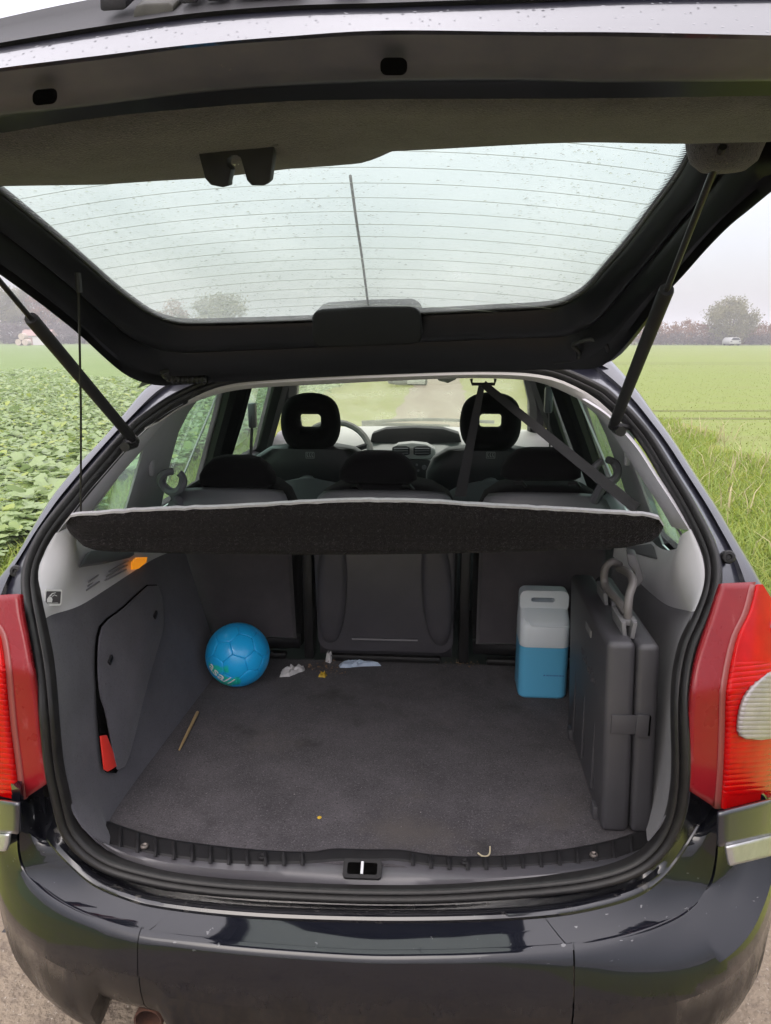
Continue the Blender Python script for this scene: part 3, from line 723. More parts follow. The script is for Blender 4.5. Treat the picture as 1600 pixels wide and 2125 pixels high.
# black ribbed plate along the sill
SPO = [(214, 1705), (260, 1722), (330, 1742), (430, 1757), (540, 1768), (640, 1772), (690, 1765), (760, 1767), (830, 1768), (900, 1778), (1000, 1782), (1100, 1775), (1200, 1762), (1280, 1745), (1345, 1722)]
SPI = [(212, 1748), (260, 1760), (330, 1775), (430, 1787), (540, 1792), (640, 1790), (700, 1786), (760, 1785), (830, 1786), (900, 1797), (1000, 1800), (1100, 1797), (1200, 1790), (1280, 1780), (1348, 1755)]
A, B = px(SPO, 80), px(SPI, 80); rows = []
for a, b in zip(A, B):
    p0 = onZ(a.x, a.y, FZ + .004); p1 = onZ(b.x, b.y, FZ + .002); d = (p1 - p0)
    rows.append([p0 + Vector((0, .012, -.004)), p0 + Vector((0, 0, .004)), p0 + d * .2 + Vector((0, 0, .005)), p0 + d * .9 + Vector((0, 0, .002)), p1 + Vector((0, -.004, -.008))])
plate = MB().loft(rows).build('sill_plate', 'plastic_black', car)
A2, B2 = px(SPO, 31), px(SPI, 31)
for k in range(1, 30):
    if 12 <= k <= 16: continue
    a, b = A2[k], B2[k]; q0 = a.lerp(b, .04); q1 = a.lerp(b, .92)
    p0 = onZ(q0.x, q0.y, FZ + .010); p1 = onZ(q1.x, q1.y, FZ + .007)
    MB().tube([p0 + Vector((0, .004, -.003)), p0, p1, p1 + Vector((0, -.004, -.004))], .0042, 6).build('rib', 'plastic_black', plate)
for q in ((300, 1757), (545, 1779), (965, 1790), (1232, 1775)):
    c = onZ(q[0], q[1], FZ + .008); m = MB()
    m.loft([[c + Vector((math.cos(t * .628) * r, math.sin(t * .628) * r, h)) for t in range(10)] for r, h in ((.008, 0), (.008, .003), (.0055, .0045), (.003, .002))], close_v=True, cap1=True)
    m.build('screw', 'screw_dull' if q[0] in (300, 1232) else 'plastic_black', plate)
# grey plastic sill between plate and seal
SI2 = [(195, 1738), (250, 1772), (330, 1803), (430, 1820), (540, 1829), (640, 1834), (750, 1837), (850, 1837), (1000, 1832), (1100, 1826), (1200, 1815), (1280, 1797), (1352, 1752)]
A, B = px(SPI, 50), px(SI2, 50); rows = []
for a, b in zip(A, B):
    p0 = onZ(a.x, a.y, FZ); p1 = S(b.x, b.y, .006); m = p0.lerp(p1, .5)
    rows.append([p0 + Vector((0, .01, -.002)), p0 + Vector((0, 0, .001)), m + Vector((0, -.006, .007)), p0.lerp(p1, .8) + Vector((0, -.004, .006)), p1, p1 + Vector((0, .004, -.012))])
sill = MB().loft(rows).build('sill_trim', 'seat_plastic', car)
# striker pocket: frame, black sheet painted as the well's shade, bright bar
c0 = onZ(752, 1803, FZ + .006); f = MB()
out_ = rrect(.072, .034, .006); inn_ = rrect(.056, .021, .004)
ex, ez = Vector((1, .02, 0)), Vector((0, -.50, .62)).normalized() * -1
ny = Vector((0, -.78, -.62)) * -1
mp = lambda u, v, k: c0 + ex * u + Vector((0, .72, .55)).normalized() * v + Vector((0, -.55, .72)).normalized() * (.003 - k)
f.holed(out_, [inn_], mp, .012); pk = f.build('striker_pocket', 'plastic_black', sill)
mat('shade_black', (.0015, .0014, .0014), .9, spec=0)  # flat black painted as shade in hollows and gaps
MB().prism([mp(u, v, .0005) for u, v in rrect(.0565, .0215, .004)], Vector((0, .0, -.0)) + Vector((0, .55, -.72)).normalized() * .002).build('striker_well_shade', 'shade_black', sill)
MB().tube([mp(0, -.011, -.003), mp(0, .011, -.003)], .0032, 8).build('striker', 'metal', sill)

# ---- bumper
L2 = [(63, 1658), (67, 1676), (78, 1708), (110, 1748), (150, 1790), (200, 1830), (275, 1860), (330, 1873), (450, 1888), (600, 1898), (800, 1903), (1000, 1900), (1150, 1890), (1250, 1872), (1325, 1848), (1375, 1813), (1415, 1763), (1445, 1715), (1466, 1682), (1474, 1668)]
L4 = [(42, 1640), (40, 1690), (36, 1760), (50, 1815), (80, 1852), (125, 1886), (190, 1916), (290, 1946), (400, 1962), (550, 1977), (750, 1990), (900, 1990), (1000, 1987), (1190, 1976), (1300, 1955), (1390, 1924), (1440, 1888), (1475, 1840), (1488, 1785), (1491, 1720), (1492, 1660)]
LS = [(122, 1642), (128, 1668), (140, 1715), (172, 1765), (212, 1797), (262, 1818), (350, 1839), (450, 1852), (550, 1860), (700, 1866), (800, 1868), (900, 1867), (1000, 1863), (1150, 1850), (1250, 1834), (1330, 1806), (1382, 1758), (1410, 1700), (1419, 1662), (1421, 1644)]
NB = 120
A, B, Cc = px(LS, NB), px(L2, NB), px(L4, NB)
# match by angle round the opening so the three lines stay in step
lipr, shelf, edge = [], [], []
for a, b, c in zip(A, B, Cc):
    ps = S(a.x, a.y, .006); p2 = BP(b.x, b.y, .0565); p4 = BP(c.x, c.y, 0.0)
    lipr.append((ps, p2)); shelf.append((p2, p4)); edge.append(p4)
rows = []
for ps, p2 in lipr:
    m1 = ps.lerp(p2, .18) + Vector((0, .010, -.014)); m2 = ps.lerp(p2, .55) + Vector((0, .006, -.006)); m3 = ps.lerp(p2, .9) + Vector((0, 0, .002))
    rows.append([ps, m1, m1.lerp(m2, .6) + Vector((0, 0, -.003)), m2, m3, p2, p2 + Vector((0, -.004, -.004)), p2 + Vector((0, -.003, -.014))])
MB().loft(rows).build('rear_sill', 'paint_dry', car, ang=50)
def botz(x):
    z = .265
    if -.49 < x < -.30: z = .265 + .095 * min(1, min(x + .49, -.30 - x) / .03)
    return z
SEAM_L, SEAM_R = BP(300, 1900, .03).x, BP(1188, 1900, .03).x
def bumper_row(i):
    p2, p4 = shelf[i]; q2 = p2 + Vector((0, -.003, -.010)); row = [q2 + Vector((0, .01, -.012)), q2]
    for t in (.25, .5, .75, .93):
        p = q2.lerp(p4, t); p.z += -.003 * math.sin(math.pi * t); row.append(p)
    u = (i / (NB - 1)) * 2 - 1; k_ = min(1, max(0, (abs(u) - .52) / .48)); k_ = k_ * k_ * (3 - 2 * k_)
    xb = math.copysign(lerp(abs(p4.x), .893 + math.copysign(.03, p4.x), k_), p4.x)
    row.append(p4 + Vector((0, .014, .0065))); row.append(p4 + Vector((0, .006, .0050))); row.append(p4 + Vector((0, .0, .0)))
    zb = botz(xb)
    for t, o in ((.025, -.0035), (.08, -.006), (.2, -.010), (.34, -.013), (.35, -.013 + .0035 * (1 - k_)), (.5, -.010 + .002 * (1 - k_)), (.7, .002), (.88, .028), (1.0, .05)):
        x = lerp(p4.x, xb, t ** lerp(1, .30, k_)); z = lerp(p4.z, zb, t); row.append(Vector((x, lerp(Yb(min(abs(x), .93)), Yf(x), min(1, t / .16)) + o, z)))
    e = row[-1]; row.append(e + Vector((-.05 * math.copysign(1, e.x) if abs(e.x) > .7 else 0, .16, .02)))
    return row
BR = [bumper_row(i) for i in range(NB)]
# corner returns along the flanks
def flank(row, s):
    r = []
    for k, p in enumerate(row):
        r.append(Vector((s * .865, 1.95, p.z)) if k >= 9 else p + Vector((s * .02, .12, 0)))
    return r
groups = {'left': [], 'mid': [], 'right': []}
for r, p4 in zip(BR, edge):
    groups['left' if p4.x < SEAM_L else 'right' if p4.x > SEAM_R else 'mid'].append(r)
def at_seam(xs, g, end):                           # close each piece exactly at the joint
    src = groups[g]; a = src[end]; 
    d = (xs - a[7].x); return [p + Vector((d, (Yb(abs(xs)) - Yb(abs(a[7].x))), 0)) for p in a]
groups['left'].append(at_seam(SEAM_L - .0015, 'left', -1)); groups['mid'].insert(0, at_seam(SEAM_L + .0015, 'mid', 0)); groups['mid'].append(at_seam(SEAM_R - .0015, 'mid', -1)); groups['right'].insert(0, at_seam(SEAM_R + .0015, 'right', 0))
for g, rr in groups.items():
    rr2 = list(rr)
    rr2 = [[p.copy() for p in r] for r in rr2]
    for e in (0, -1):                             # turn the joint edges inwards
        if (g, e) in (('left', -1), ('mid', 0), ('mid', -1), ('right', 0)):
            t = [p + Vector((0, .012, -.004)) for p in rr2[e]]
            if e == 0: rr2.insert(0, t)
            else: rr2.append(t)
    MB().loft(rr2).build('bumper_panel', 'paint_bumper', car, ang=38)
for s, rr in ((-1, BR[0]), (1, BR[-1])):
    fp = rr[8:-1]; rows = []
    for t in (0, .15, .35, .65, 1):
        rows.append([p.lerp(Vector((s * (.865 if p.z > .3 else .83), 2.05, p.z)), t) + Vector((s * .035 * math.sin(math.pi * t), 0, 0)) for p in fp])
    MB().loft(rows).build('bumper_side', 'paint_bumper', car)
# corner blocks below the lamps and the bright strips
def BPF(x, y, off): return hit(x, y, lambda p: p.y - min(Yb(min(abs(p.x), 1)), Yf(p.x)) - off, lo=.6)
def onb(pts, off, nm, mt, th):
    o = MB().loft(pixloft(pts[0], pts[1], 8, 10, lambda x, y: BPF(x, y, off))).build(nm, mt, car); thick(o, th, 0); return o
onb(([(-60, 1652), (-60, 1690), (-60, 1727)], [(40, 1666), (41, 1695), (40, 1729)]), -.006, 'bumper_corner', 'paint', .006)
onb(([(1491, 1686), (1490, 1720), (1490, 1756)], [(1680, 1640), (1680, 1680), (1680, 1712)]), -.006, 'bumper_corner', 'paint', .006)
onb(([(-60, 1729), (-60, 1750), (-60, 1766)], [(20, 1731), (18, 1750), (13, 1765)]), -.009, 'chrome_strip', 'chrome', .006)
onb(([(1506, 1756), (1509, 1775), (1513, 1795)], [(1680, 1714), (1680, 1735), (1680, 1755)]), -.009, 'chrome_strip', 'chrome', .006)

# ---- rear lamps
def ribs(amp, per): return lambda u, v, q: Vector((0, -amp * abs(math.sin(q.y / per * math.pi)), 0))
def lamp(s, pl, pr, seam, lens_out, rev):
    root = MB().loft(pixloft(pl, pr, 30, 8, lambda x, y: TL(x, y, -.004))).build('tail_light', 'red_panel', car); thick(root, .012, 0)
    e = MB().loft(pixloft([(x - s * 12, y) for x, y in seam], [(x + s * 1, y) for x, y in seam], 30, 4, lambda x, y: TL(x, y, -.009))).build('lens_edge', 'lens_edge', root); thick(e, .008, 0)
    L = [seam, lens_out] 
    l = MB().loft(pixloft([(x + s * 3, y) for x, y in seam], lens_out, 260, 30, lambda x, y: TL(x, y, -.014), lambda u, v, q: Vector((0, -.0016 * abs(math.sin((q.y + abs(q.x - 1500 if s > 0 else q.x - 40) * .10) / 11.0 * math.pi)) if 1375 < q.y < 1645 else 0, 0)))).build('lens', 'red_lens', root); thick(l, .012, 0)
    if rev:
        r = MB().loft(pixloft(rev[0], rev[1], 120, 20, lambda x, y: TL(x, y, -.021), lambda u, v, q: Vector((0, -.002 * abs(math.sin(q.y / 9.5 * math.pi)) - .006 * math.sin(math.pi * u) , 0)))).build('reversing_lens', 'clear_lens', root); thick(r, .006, 0)
lamp(1, [(1497, 1211), (1487, 1239), (1472, 1285), (1447, 1358), (1435, 1419), (1430, 1487), (1427, 1578), (1423, 1635)],
     [(1562, 1208), (1548, 1268), (1524, 1321), (1509, 1383), (1501, 1441), (1499, 1517), (1496, 1594), (1478, 1672)],
     [(1565, 1213), (1551, 1269), (1527, 1321), (1512, 1383), (1504, 1441), (1502, 1517), (1499, 1594), (1493, 1676)],
     [(1576, 1213), (1612, 1269), (1650, 1321), (1690, 1383), (1715, 1441), (1720, 1517), (1718, 1570), (1712, 1625)],
     ([(1596, 1393), (1564, 1417), (1542, 1444), (1531, 1480), (1530, 1517), (1545, 1529), (1576, 1533)], [(1640, 1385), (1670, 1400), (1690, 1430), (1700, 1470), (1700, 1500), (1680, 1515), (1640, 1528)]))
lamp(-1, [(-40, 1238), (-30, 1270), (0, 1308), (14, 1358), (20, 1426), (28, 1511), (37, 1581), (56, 1654)],
     [(43, 1233), (47, 1273), (56, 1319), (68, 1384), (78, 1446), (85, 1505), (93, 1567), (103, 1622)],
     [(-45, 1240), (-30, 1272), (0, 1310), (11, 1358), (17, 1426), (25, 1511), (34, 1581), (43, 1657)],
     [(-60, 1240), (-110, 1272), (-140, 1310), (-160, 1358), (-175, 1426), (-180, 1511), (-178, 1560), (-172, 1610)],
     ([(-60, 1385), (-88, 1410), (-102, 1440), (-106, 1470), (-100, 1500), (-80, 1520)], [(-45, 1390), (-28, 1410), (-20, 1440), (-18, 1475), (-24, 1505), (-45, 1522)]))
# ---- exhaust
c = Vector((-.392, 1.26, .290)); m = MB(); rr = []
for y, r in ((.35, .026), (.02, .028), (-.05, .029), (-.052, .0275), (-.05, .025), (.02, .024), (.14, .024)):
    rr.append([c + Vector((math.cos(t * .3142) * r, y, math.sin(t * .3142) * r)) for t in range(20)])
m.loft(rr, close_v=True, cap1=True).build('exhaust_pipe', 'rust', car)
# rubber stops on the pillars
for q in ((1512, 1156), (33, 1186)):
    p = S(q[0], q[1], -.004) if q[0] > 800 else S(q[0], q[1], .03); d = Vector((0, -1, .25)).normalized(); m = MB()
    u = d.orthogonal().normalized(); v = d.cross(u)
    m.loft([[p + d * h + (u * math.cos(t * .449) + v * math.sin(t * .449)) * r for t in range(14)] for h, r in ((-.05, .010), (-.012, .010), (-.01, .013), (.000, .0135), (.003, .011), (.0035, .006), (.001, .004))], close_v=True, cap1=True)
    m.build('bump_stop', 'rubber', car)

# ================================================================== tailgate (open, overhead)
GE = [(-60, 372), (0, 412), (80, 475), (170, 550), (240, 610), (280, 640), (318, 665), (358, 679), (400, 683), (520, 680), (640, 676), (760, 668), (875, 662), (1020, 655), (1140, 648), (1190, 631), (1225, 605), (1260, 565), (1300, 520), (1350, 455), (1407, 380), (1450, 305), (1490, 250)]
GO = [(-110, 480), (0, 560), (70, 612), (100, 636), (160, 686), (210, 735), (250, 770), (285, 788), (330, 796), (375, 792), (450, 786), (560, 778), (700, 771), (850, 766), (1000, 761), (1130, 757), (1200, 757), (1240, 756), (1267, 751), (1292, 734), (1322, 699), (1352, 659), (1400, 591), (1450, 535), (1500, 477), (1550, 427), (1600, 390), (1690, 322)]
NT = 110
ge = [TGh(q.x, q.y) for q in px(GE, NT)]; go = [TGh(q.x, q.y, -.045) for q in px(GO, NT)]
# carry both lines on to where the glass ends
def ext(pts, x, y, first):
    p = pts[0] if first else pts[-1]; q = Vector((x, y, 0)); q.z = Gz(q) + (p.z - Gz(p)); r = [q.lerp(p, t) if first else p.lerp(q, t) for t in ((0, .25, .5, .75) if first else (.25, .5, .75, 1))]
    return r + pts if first else pts + r
ge = ext(ext(ge, -.575, .97, True), .575, .97, False); go = ext(ext(go, -.645, .93, True), .645, .93, False)
rows = []
for i, (g, o) in enumerate(zip(ge, go)):
    d = o - g; row = []
    for t, h in ((0, 0.006), (.02, -.002), (.10, -.006), (.13, -.018), (.26, -.020), (.33, -.012), (.40, -.034), (.52, -.042), (.60, -.022), (.74, -.018), (.80, -.030), (.88, -.010), (.97, -.004), (1.0, .002), (1.01, .02), (.97, .045), (.6, .05), (0.0, .022)):
        p = g + d * t; p.z += h if t < .999 else h; row.append(p)
    rows.append(row)
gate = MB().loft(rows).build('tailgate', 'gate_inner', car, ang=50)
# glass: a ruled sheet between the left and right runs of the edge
half = len(ge) // 2
def gpt(x, y, dz=0): p = Vector((x, y, 0)); p.z = Gz(p) + dz; return p
def edge_x(y, s):
    best = None
    seq = [p for p in ge if (p.x < 0) == (s < 0)]
    for a, b in zip(seq, seq[1:]):
        if (a.y - y) * (b.y - y) <= 0 and abs(a.y - b.y) > 1e-6:
            x = lerp(a.x, b.x, (y - a.y) / (b.y - a.y)); best = x if best is None or abs(x) > abs(best) else best
    return best if best is not None else s * .36
yback = max(p.y for p in ge)
rows = []
for k in range(26):
    y = lerp(.95, yback - .002, k / 25); xl, xr = edge_x(y, -1) - .006, edge_x(y, 1) + .006
    rows.append([gpt(lerp(xl, xr, j / 16), y, .010) for j in range(17)])
GLASS_ROWS = rows
def glass_mat(name, tint, rough=.0, gloss=.05, mist=0.0, mistcol=(.8, .85, .82), mscale=3, droplets=0):
    m = bpy.data.materials.new(name); m.use_nodes = True; t = m.node_tree; t.nodes.clear()
    o = t.nodes.new('ShaderNodeOutputMaterial'); tr = t.nodes.new('ShaderNodeBsdfTransparent'); tr.inputs[0].default_value = (*tint, 1)
    gl = t.nodes.new('ShaderNodeBsdfGlossy'); gl.inputs['Roughness'].default_value = rough
    lw = t.nodes.new('ShaderNodeLayerWeight'); pw = t.nodes.new('ShaderNodeMath'); pw.operation = 'POWER'; pw.inputs[1].default_value = 5; t.links.new(lw.outputs['Facing'], pw.inputs[0])
    fr = t.nodes.new('ShaderNodeMapRange'); fr.inputs['To Min'].default_value = .045; fr.inputs['To Max'].default_value = 1; t.links.new(pw.outputs[0], fr.inputs[0])
    lw.inputs[0].default_value = .5
    mx = t.nodes.new('ShaderNodeMixShader'); t.links.new(fr.outputs[0], mx.inputs[0]); t.links.new(tr.outputs[0], mx.inputs[1]); t.links.new(gl.outputs[0], mx.inputs[2])
    last = mx.outputs[0]
    if mist:
        df = t.nodes.new('ShaderNodeBsdfTranslucent'); df.inputs[0].default_value = (*mistcol, 1)
        d2 = t.nodes.new('ShaderNodeBsdfDiffuse'); d2.inputs[0].default_value = (*mistcol, 1)
        md = t.nodes.new('ShaderNodeMixShader'); md.inputs[0].default_value = .35; t.links.new(df.outputs[0], md.inputs[1]); t.links.new(d2.outputs[0], md.inputs[2])
        tcn = t.nodes.new('ShaderNodeTexCoord'); n = t.nodes.new('ShaderNodeTexNoise'); n.inputs['Scale'].default_value = mscale; n.inputs['Detail'].default_value = 6
        r = t.nodes.new('ShaderNodeMapRange'); r.inputs['From Min'].default_value = .35; r.inputs['From Max'].default_value = .7; r.inputs['To Min'].default_value = mist * .5; r.inputs['To Max'].default_value = mist
        t.links.new(tcn.outputs['Object'], n.inputs[0]); t.links.new(n.outputs[0], r.inputs[0])
        m3 = t.nodes.new('ShaderNodeMixShader'); t.links.new(r.outputs[0], m3.inputs[0]); t.links.new(last, m3.inputs[1]); t.links.new(md.outputs[0], m3.inputs[2]); last = m3.outputs[0]
    t.links.new(last, o.inputs[0]); M[name] = m
glass_mat('gate_glass', (.69, .78, .70), .0, mist=.22, mistcol=(.86, .93, .88), mscale=5)
glass_mat('side_glass', (.50, .74, .60), .0, mist=.10, mscale=9)
glass_mat('screen_glass', (.74, .80, .70), .0, mist=.34, mistcol=(.62, .68, .50), mscale=7)
gl = MB().loft(GLASS_ROWS).build('rear_window', 'gate_glass', gate)
# black printed border with its dotted edge
rows = []
for i, (g, o) in enumerate(zip(ge, go)):
    d = (g - o).normalized(); rows.append([g - d * .012 + Vector((0, 0, .0125)), g + d * .006 + Vector((0, 0, .0095))])
MB().loft(rows).build('window_border', 'plastic_black', gate)
tb = MB(); R = random.Random(5)
gl2 = resample(ge, 620); gc = Vector((0, 1.25, 0))
for i in range(4, len(gl2) - 4):
    g = gl2[i]; t = (gl2[i + 1] - gl2[i - 1]).normalized(); n = Vector((0, 0, 1)).cross(t)
    if n.dot(gc - g) < 0: n = -n
    n.z = 0; n.normalize(); L = .011
    p = g + n * .005; p.z = Gz(p) + .0085; q = p + n * L; q.z = Gz(q) + .0085
    tb.add([p - t * .0016, p + t * .0016, q], [(0, 1, 2)])
tag(tb.build('border_dots', 'plastic_black', gate, fix=False), kind='stuff')
# heating wires
mat('wire', (.30, .33, .30), .6)
for k in range(17):
    y = 1.02 + (yback - .075 - 1.02) * k / 16
    xl, xr = edge_x(y, -1) + .012, edge_x(y, 1) - .012
    pth = [gpt(lerp(xl, xr, j / 20), y + .018 * (2 * j / 20 - 1) ** 2, .0085) for j in range(21)]
    MB().tube(pth, .00036, 4).build('heating_wire', 'wire', gate)
# rain drops standing on the outside of the glass
mt = bpy.data.materials.new('water'); mt.use_nodes = True; p = mt.node_tree.nodes['Principled BSDF']; p.inputs['Transmission Weight'].default_value = 1; p.inputs['Roughness'].default_value = 0; p.inputs['IOR'].default_value = 1.33; M['water'] = mt
db = MB(); R = random.Random(11)
for k in range(7000):
    y = R.uniform(.98, yback - .01); xl, xr = edge_x(y, -1), edge_x(y, 1); x = R.uniform(xl, xr)
    if mnoise.noise((x * 3, y * 3, 1)) < -.25 and R.random() < .7: continue
    r = R.uniform(.0007, .0016) if R.random() < .88 else R.uniform(.0016, .0029); el = R.uniform(.8, 1.7); a = R.uniform(-.6, .6)
    c = gpt(x, y, .0108); ux = Vector((math.cos(a), math.sin(a), 0)); uy = Vector((-math.sin(a), math.cos(a), 0)) * el
    ring0 = [c + (ux * math.cos(t * 1.0472) + uy * math.sin(t * 1.0472)) * r for t in range(6)]; ring1 = [c + (ux * math.cos(t * 1.0472) + uy * math.sin(t * 1.0472)) * r * .62 + Vector((0, 0, r * .42)) for t in range(6)]
    db.add(ring0 + ring1 + [c + Vector((0, 0, r * .6))], [(i, (i + 1) % 6, 6 + (i + 1) % 6, 6 + i) for i in range(6)] + [(6 + i, 6 + (i + 1) % 6, 12) for i in range(6)] + [(5, 4, 3, 2, 1, 0)])
tag(db.build('rain_drops', 'water', gate, fix=False), kind='stuff')
# rear wiper lying along the outside of the glass
wp = [TGh(765, 640, .02), TGh(752, 540, .028), TGh(740, 460, .028), TGh(727, 365, .022)]
wb = MB().tube(catmull(wp, 5), .0024, 6).build('wiper', 'rubber', gate)

# lower part of the gate, beyond the glass
def rowpts(pts, Y, k=.10, n=40, xl=-.60, xr=.60, dy=0):
    out = []
    for q in px(pts, n):
        Yq = Y
        for _ in range(3): p = onY(q.x, q.y, Yq); Yq = Y + k * p.x * p.x
        out.append(p)
    def tail(p, q, xe):
        g = (p.z - q.z) / (p.x - q.x) if abs(p.x - q.x) > 1e-6 else 0; g = max(-.12, min(.12, g)); r = []
        for t in (.33, .66, 1): x = lerp(p.x, xe, t); r.append(Vector((x, Y + k * x * x, p.z + g * (x - p.x) * (1 - .4 * t))))
        return r
    L = tail(out[0], out[6], xl)[::-1]; Rr = tail(out[-1], out[-7], xr)
    return L + out + Rr
T0 = rowpts([(-40, 48), (0, 38), (90, 18), (180, 0), (400, -40), (800, -70), (1300, -80), (1640, -70)], .70)
T0b = rowpts([(-40, 92), (0, 82), (200, 56), (400, 28), (600, 13), (800, 6), (1100, -2), (1300, -10), (1640, -14)], .618)
T1 = rowpts([(-40, 108), (0, 99), (200, 66), (400, 38), (600, 22), (800, 16), (1100, 6), (1300, -2), (1640, -6)], .60)
T2 = rowpts([(-40, 150), (0, 141), (200, 116), (400, 92), (600, 75), (800, 63), (1100, 66), (1300, 67), (1640, 74)], .566)
T2b = rowpts([(-40, 158), (0, 149), (200, 125), (400, 99), (600, 83), (800, 72), (1100, 74), (1300, 76), (1640, 84)], .570)
T3 = rowpts([(-40, 246), (0, 235), (200, 212), (400, 185), (600, 170), (800, 162), (1050, 160), (1250, 164), (1640, 162)], .605)
T3b = rowpts([(-40, 251), (0, 240), (200, 218), (400, 192), (600, 176), (800, 167), (1050, 164), (1250, 169), (1640, 167)], .618)
T4 = rowpts([(-40, 287), (0, 277), (200, 245), (400, 225), (600, 210), (800, 206), (1050, 205), (1250, 204), (1640, 198)], .66)
top = [p + Vector((0, .05, .03)) for p in T0]
skinT = [[Vector((p.x, .90 + .1 * p.x ** 2, 1.945 - .10 * p.x ** 2)) for p in T0], [Vector((p.x * .97, 1.0, Gz(Vector((p.x * .97, 1.0, 0))) + .035)) for p in T0]]
MB().loft([T1, T2, T2b]).build('outer_skin', 'paint_lip' if 'paint_lip' in M else 'paint', gate, ang=60)
rec = MB().loft([skinT[1], skinT[0], T0, [p + Vector((0, -.012, -.012)) for p in T0], T0b, [p + Vector((0, -.003, .002)) for p in T1], T1]).build('plate_recess', 'plastic_black', gate, ang=50)
fl = MB().loft([T2b, [a.lerp(b, .5) + Vector((0, .004, -.002)) for a, b in zip(T2b, T3)], T3, T3b]).build('flange', 'flange', gate, ang=50)
MB().loft([T3b, [a.lerp(b, .5) + Vector((0, .004, .006)) for a, b in zip(T3b, T4)], T4, [p + Vector((0, .03, .012)) for p in T4]]).build('inner_panel', 'gate_inner', gate, ang=50)
# slots in the flange: rounded black plates painted as the shade inside holes
for q in ((93, 201), (817, 138)):
    c = onY(q[0], q[1], .59); ex = (onY(q[0] + 20, q[1] - (2 if q[0] < 400 else 0), .59) - c).normalized(); ez = (onY(q[0], q[1] - 20, .586) - c).normalized()
    w_, h_ = (.0185, .0115)
    MB().prism([c - ray(q[0], q[1]).normalized() * .009 + ex * u + ez * v for u, v in rrect(w_, h_, .0045)], ray(q[0], q[1]).normalized() * .004).build('slot_shade', 'shade_black', gate, smooth=False)
# carpeted trim
T5px = [(-40, 384), (0, 382), (100, 372), (165, 358), (210, 356), (250, 364), (300, 371), (375, 368), (550, 352), (650, 345), (740, 340), (782, 328), (830, 308), (880, 300), (1050, 292), (1250, 287), (1450, 286), (1525, 287), (1575, 282), (1640, 262)]
T5 = rowpts(T5px, .90, .06, 80)
def like(pts, n): return resample(pts, n)
N5 = len(T5); T4r = like(T4, N5); rows = [[p + Vector((0, -.004, .01)) for p in T4r], T4r]
for t in (.15, .3, .45, .6, .75, .88, .96):
    row = []
    for a, b in zip(T4r, T5):
        p = a.lerp(b, t); drop = math.sin(math.pi * min(1, t * 1.02)) ** .8
        p.z -= .016 * drop + .004 * mnoise.noise((p.x * 7, p.y * 9, 0)); row.append(p)
    rows.append(row)
rows += [T5, [p + Vector((0, .012, .012)) for p in T5], [p + Vector((0, .03, .05)) for p in T5]]
trim = MB().loft(rows).build('trim_panel', 'trim_carpet', gate, ang=70)
mat('clip', (.075, .070, .066), .5)
for q in ((288, 262), (630, 237), (20, 290), (985, 213), (1340, 218)):
    p = onY(q[0], q[1], .712); d = -ray(q[0], q[1]).normalized(); d = (d + Vector((0, 0, -1.2))).normalized(); u = d.orthogonal().normalized(); v = d.cross(u)
    m = MB(); m.loft([[p + d * h + (u * math.cos(t * .5236) + v * math.sin(t * .5236)) * r for t in range(12)] for h, r in ((-.012, .0068), (.0, .0068), (.0022, .0055), (.003, .003))], close_v=True, cap1=True); m.build('trim_clip', 'clip', gate)
# latch: two-pronged cover with a slot and the hook inside
def lp(x, y, Y=.745): return onY(x, y, Y)
prong = [(408, 304), (425, 370), (437, 384), (462, 389), (474, 386), (474, 377), (480, 352), (471, 342), (471, 330), (480, 323), (490, 322), (499, 327), (504, 345), (512, 374), (522, 385), (548, 385), (560, 375), (569, 300), (566, 295)]
lk = MB().prism([lp(*q) for q in prong], Vector((0.0, .016, .004)), .002).build('latch', 'plastic_black', gate, ang=35)
MB().prism([lp(*q, .741) for q in ((404, 297), (408, 311), (500, 305), (580, 302), (574, 290))], Vector((0, .06, .014)), .002).build('latch_base', 'plastic_black', gate)
MB().tube([lp(484, 342, .79), lp(490, 333, .79), lp(497, 338, .79)], .0022, 8).build('latch_hook', 'metal', gate)
# plate lamp and stiffening blocks in the recess
mat('lamp_cover', (.022, .021, .016), .5, var=(.045, .043, .034), vscale=50, spec=.2)
MB().prism([onY(*q, .632) for q in ((276, 26), (282, 12), (300, 8), (350, 6), (360, 14), (360, 34), (352, 40), (282, 47), (276, 42))], Vector((0, .03, .02)), .002).build('plate_lamp', 'lamp_cover', gate)
for (x0, x1) in ((205, 262), (372, 412), (425, 470), (482, 622), (690, 752)):
    ya = 62 - x0 * .09; MB().prism([onY(*q, .636) for q in ((x0, ya - 60), (x1, ya - 66), (x1, ya - 20 - (x1 - x0) * .03), (x0, ya - 18))], Vector((0, .03, .02)), .003).build('recess_rib', 'plastic_black', gate)
# strut mount pocket at the right end of the trim, and its twin
for s in (-1, 1):
    ctr = TGh(1505, 300, -.05) if s > 0 else None
    if s < 0: c_ = TGh(1505, 300, -.05); ctr = Vector((-c_.x - .03, c_.y, c_.z))
    m = MB(); rowz = []
    for h, k in ((.03, 1.15), (.0, 1.05), (-.018, .9), (-.028, .6), (-.03, .2)):
        rowz.append([ctr + Vector((math.cos(t * .3927) * .042 * k, math.sin(t * .3927) * .034 * k, h)) for t in range(16)])
    m.loft(rowz, close_v=True, cap1=True).build('strut_cover', 'trim_carpet', gate)
mat('cover_black', (.005, .005, .0055), .6, spec=.08, bump=.2, bscale=700, bumpdist=.0005)
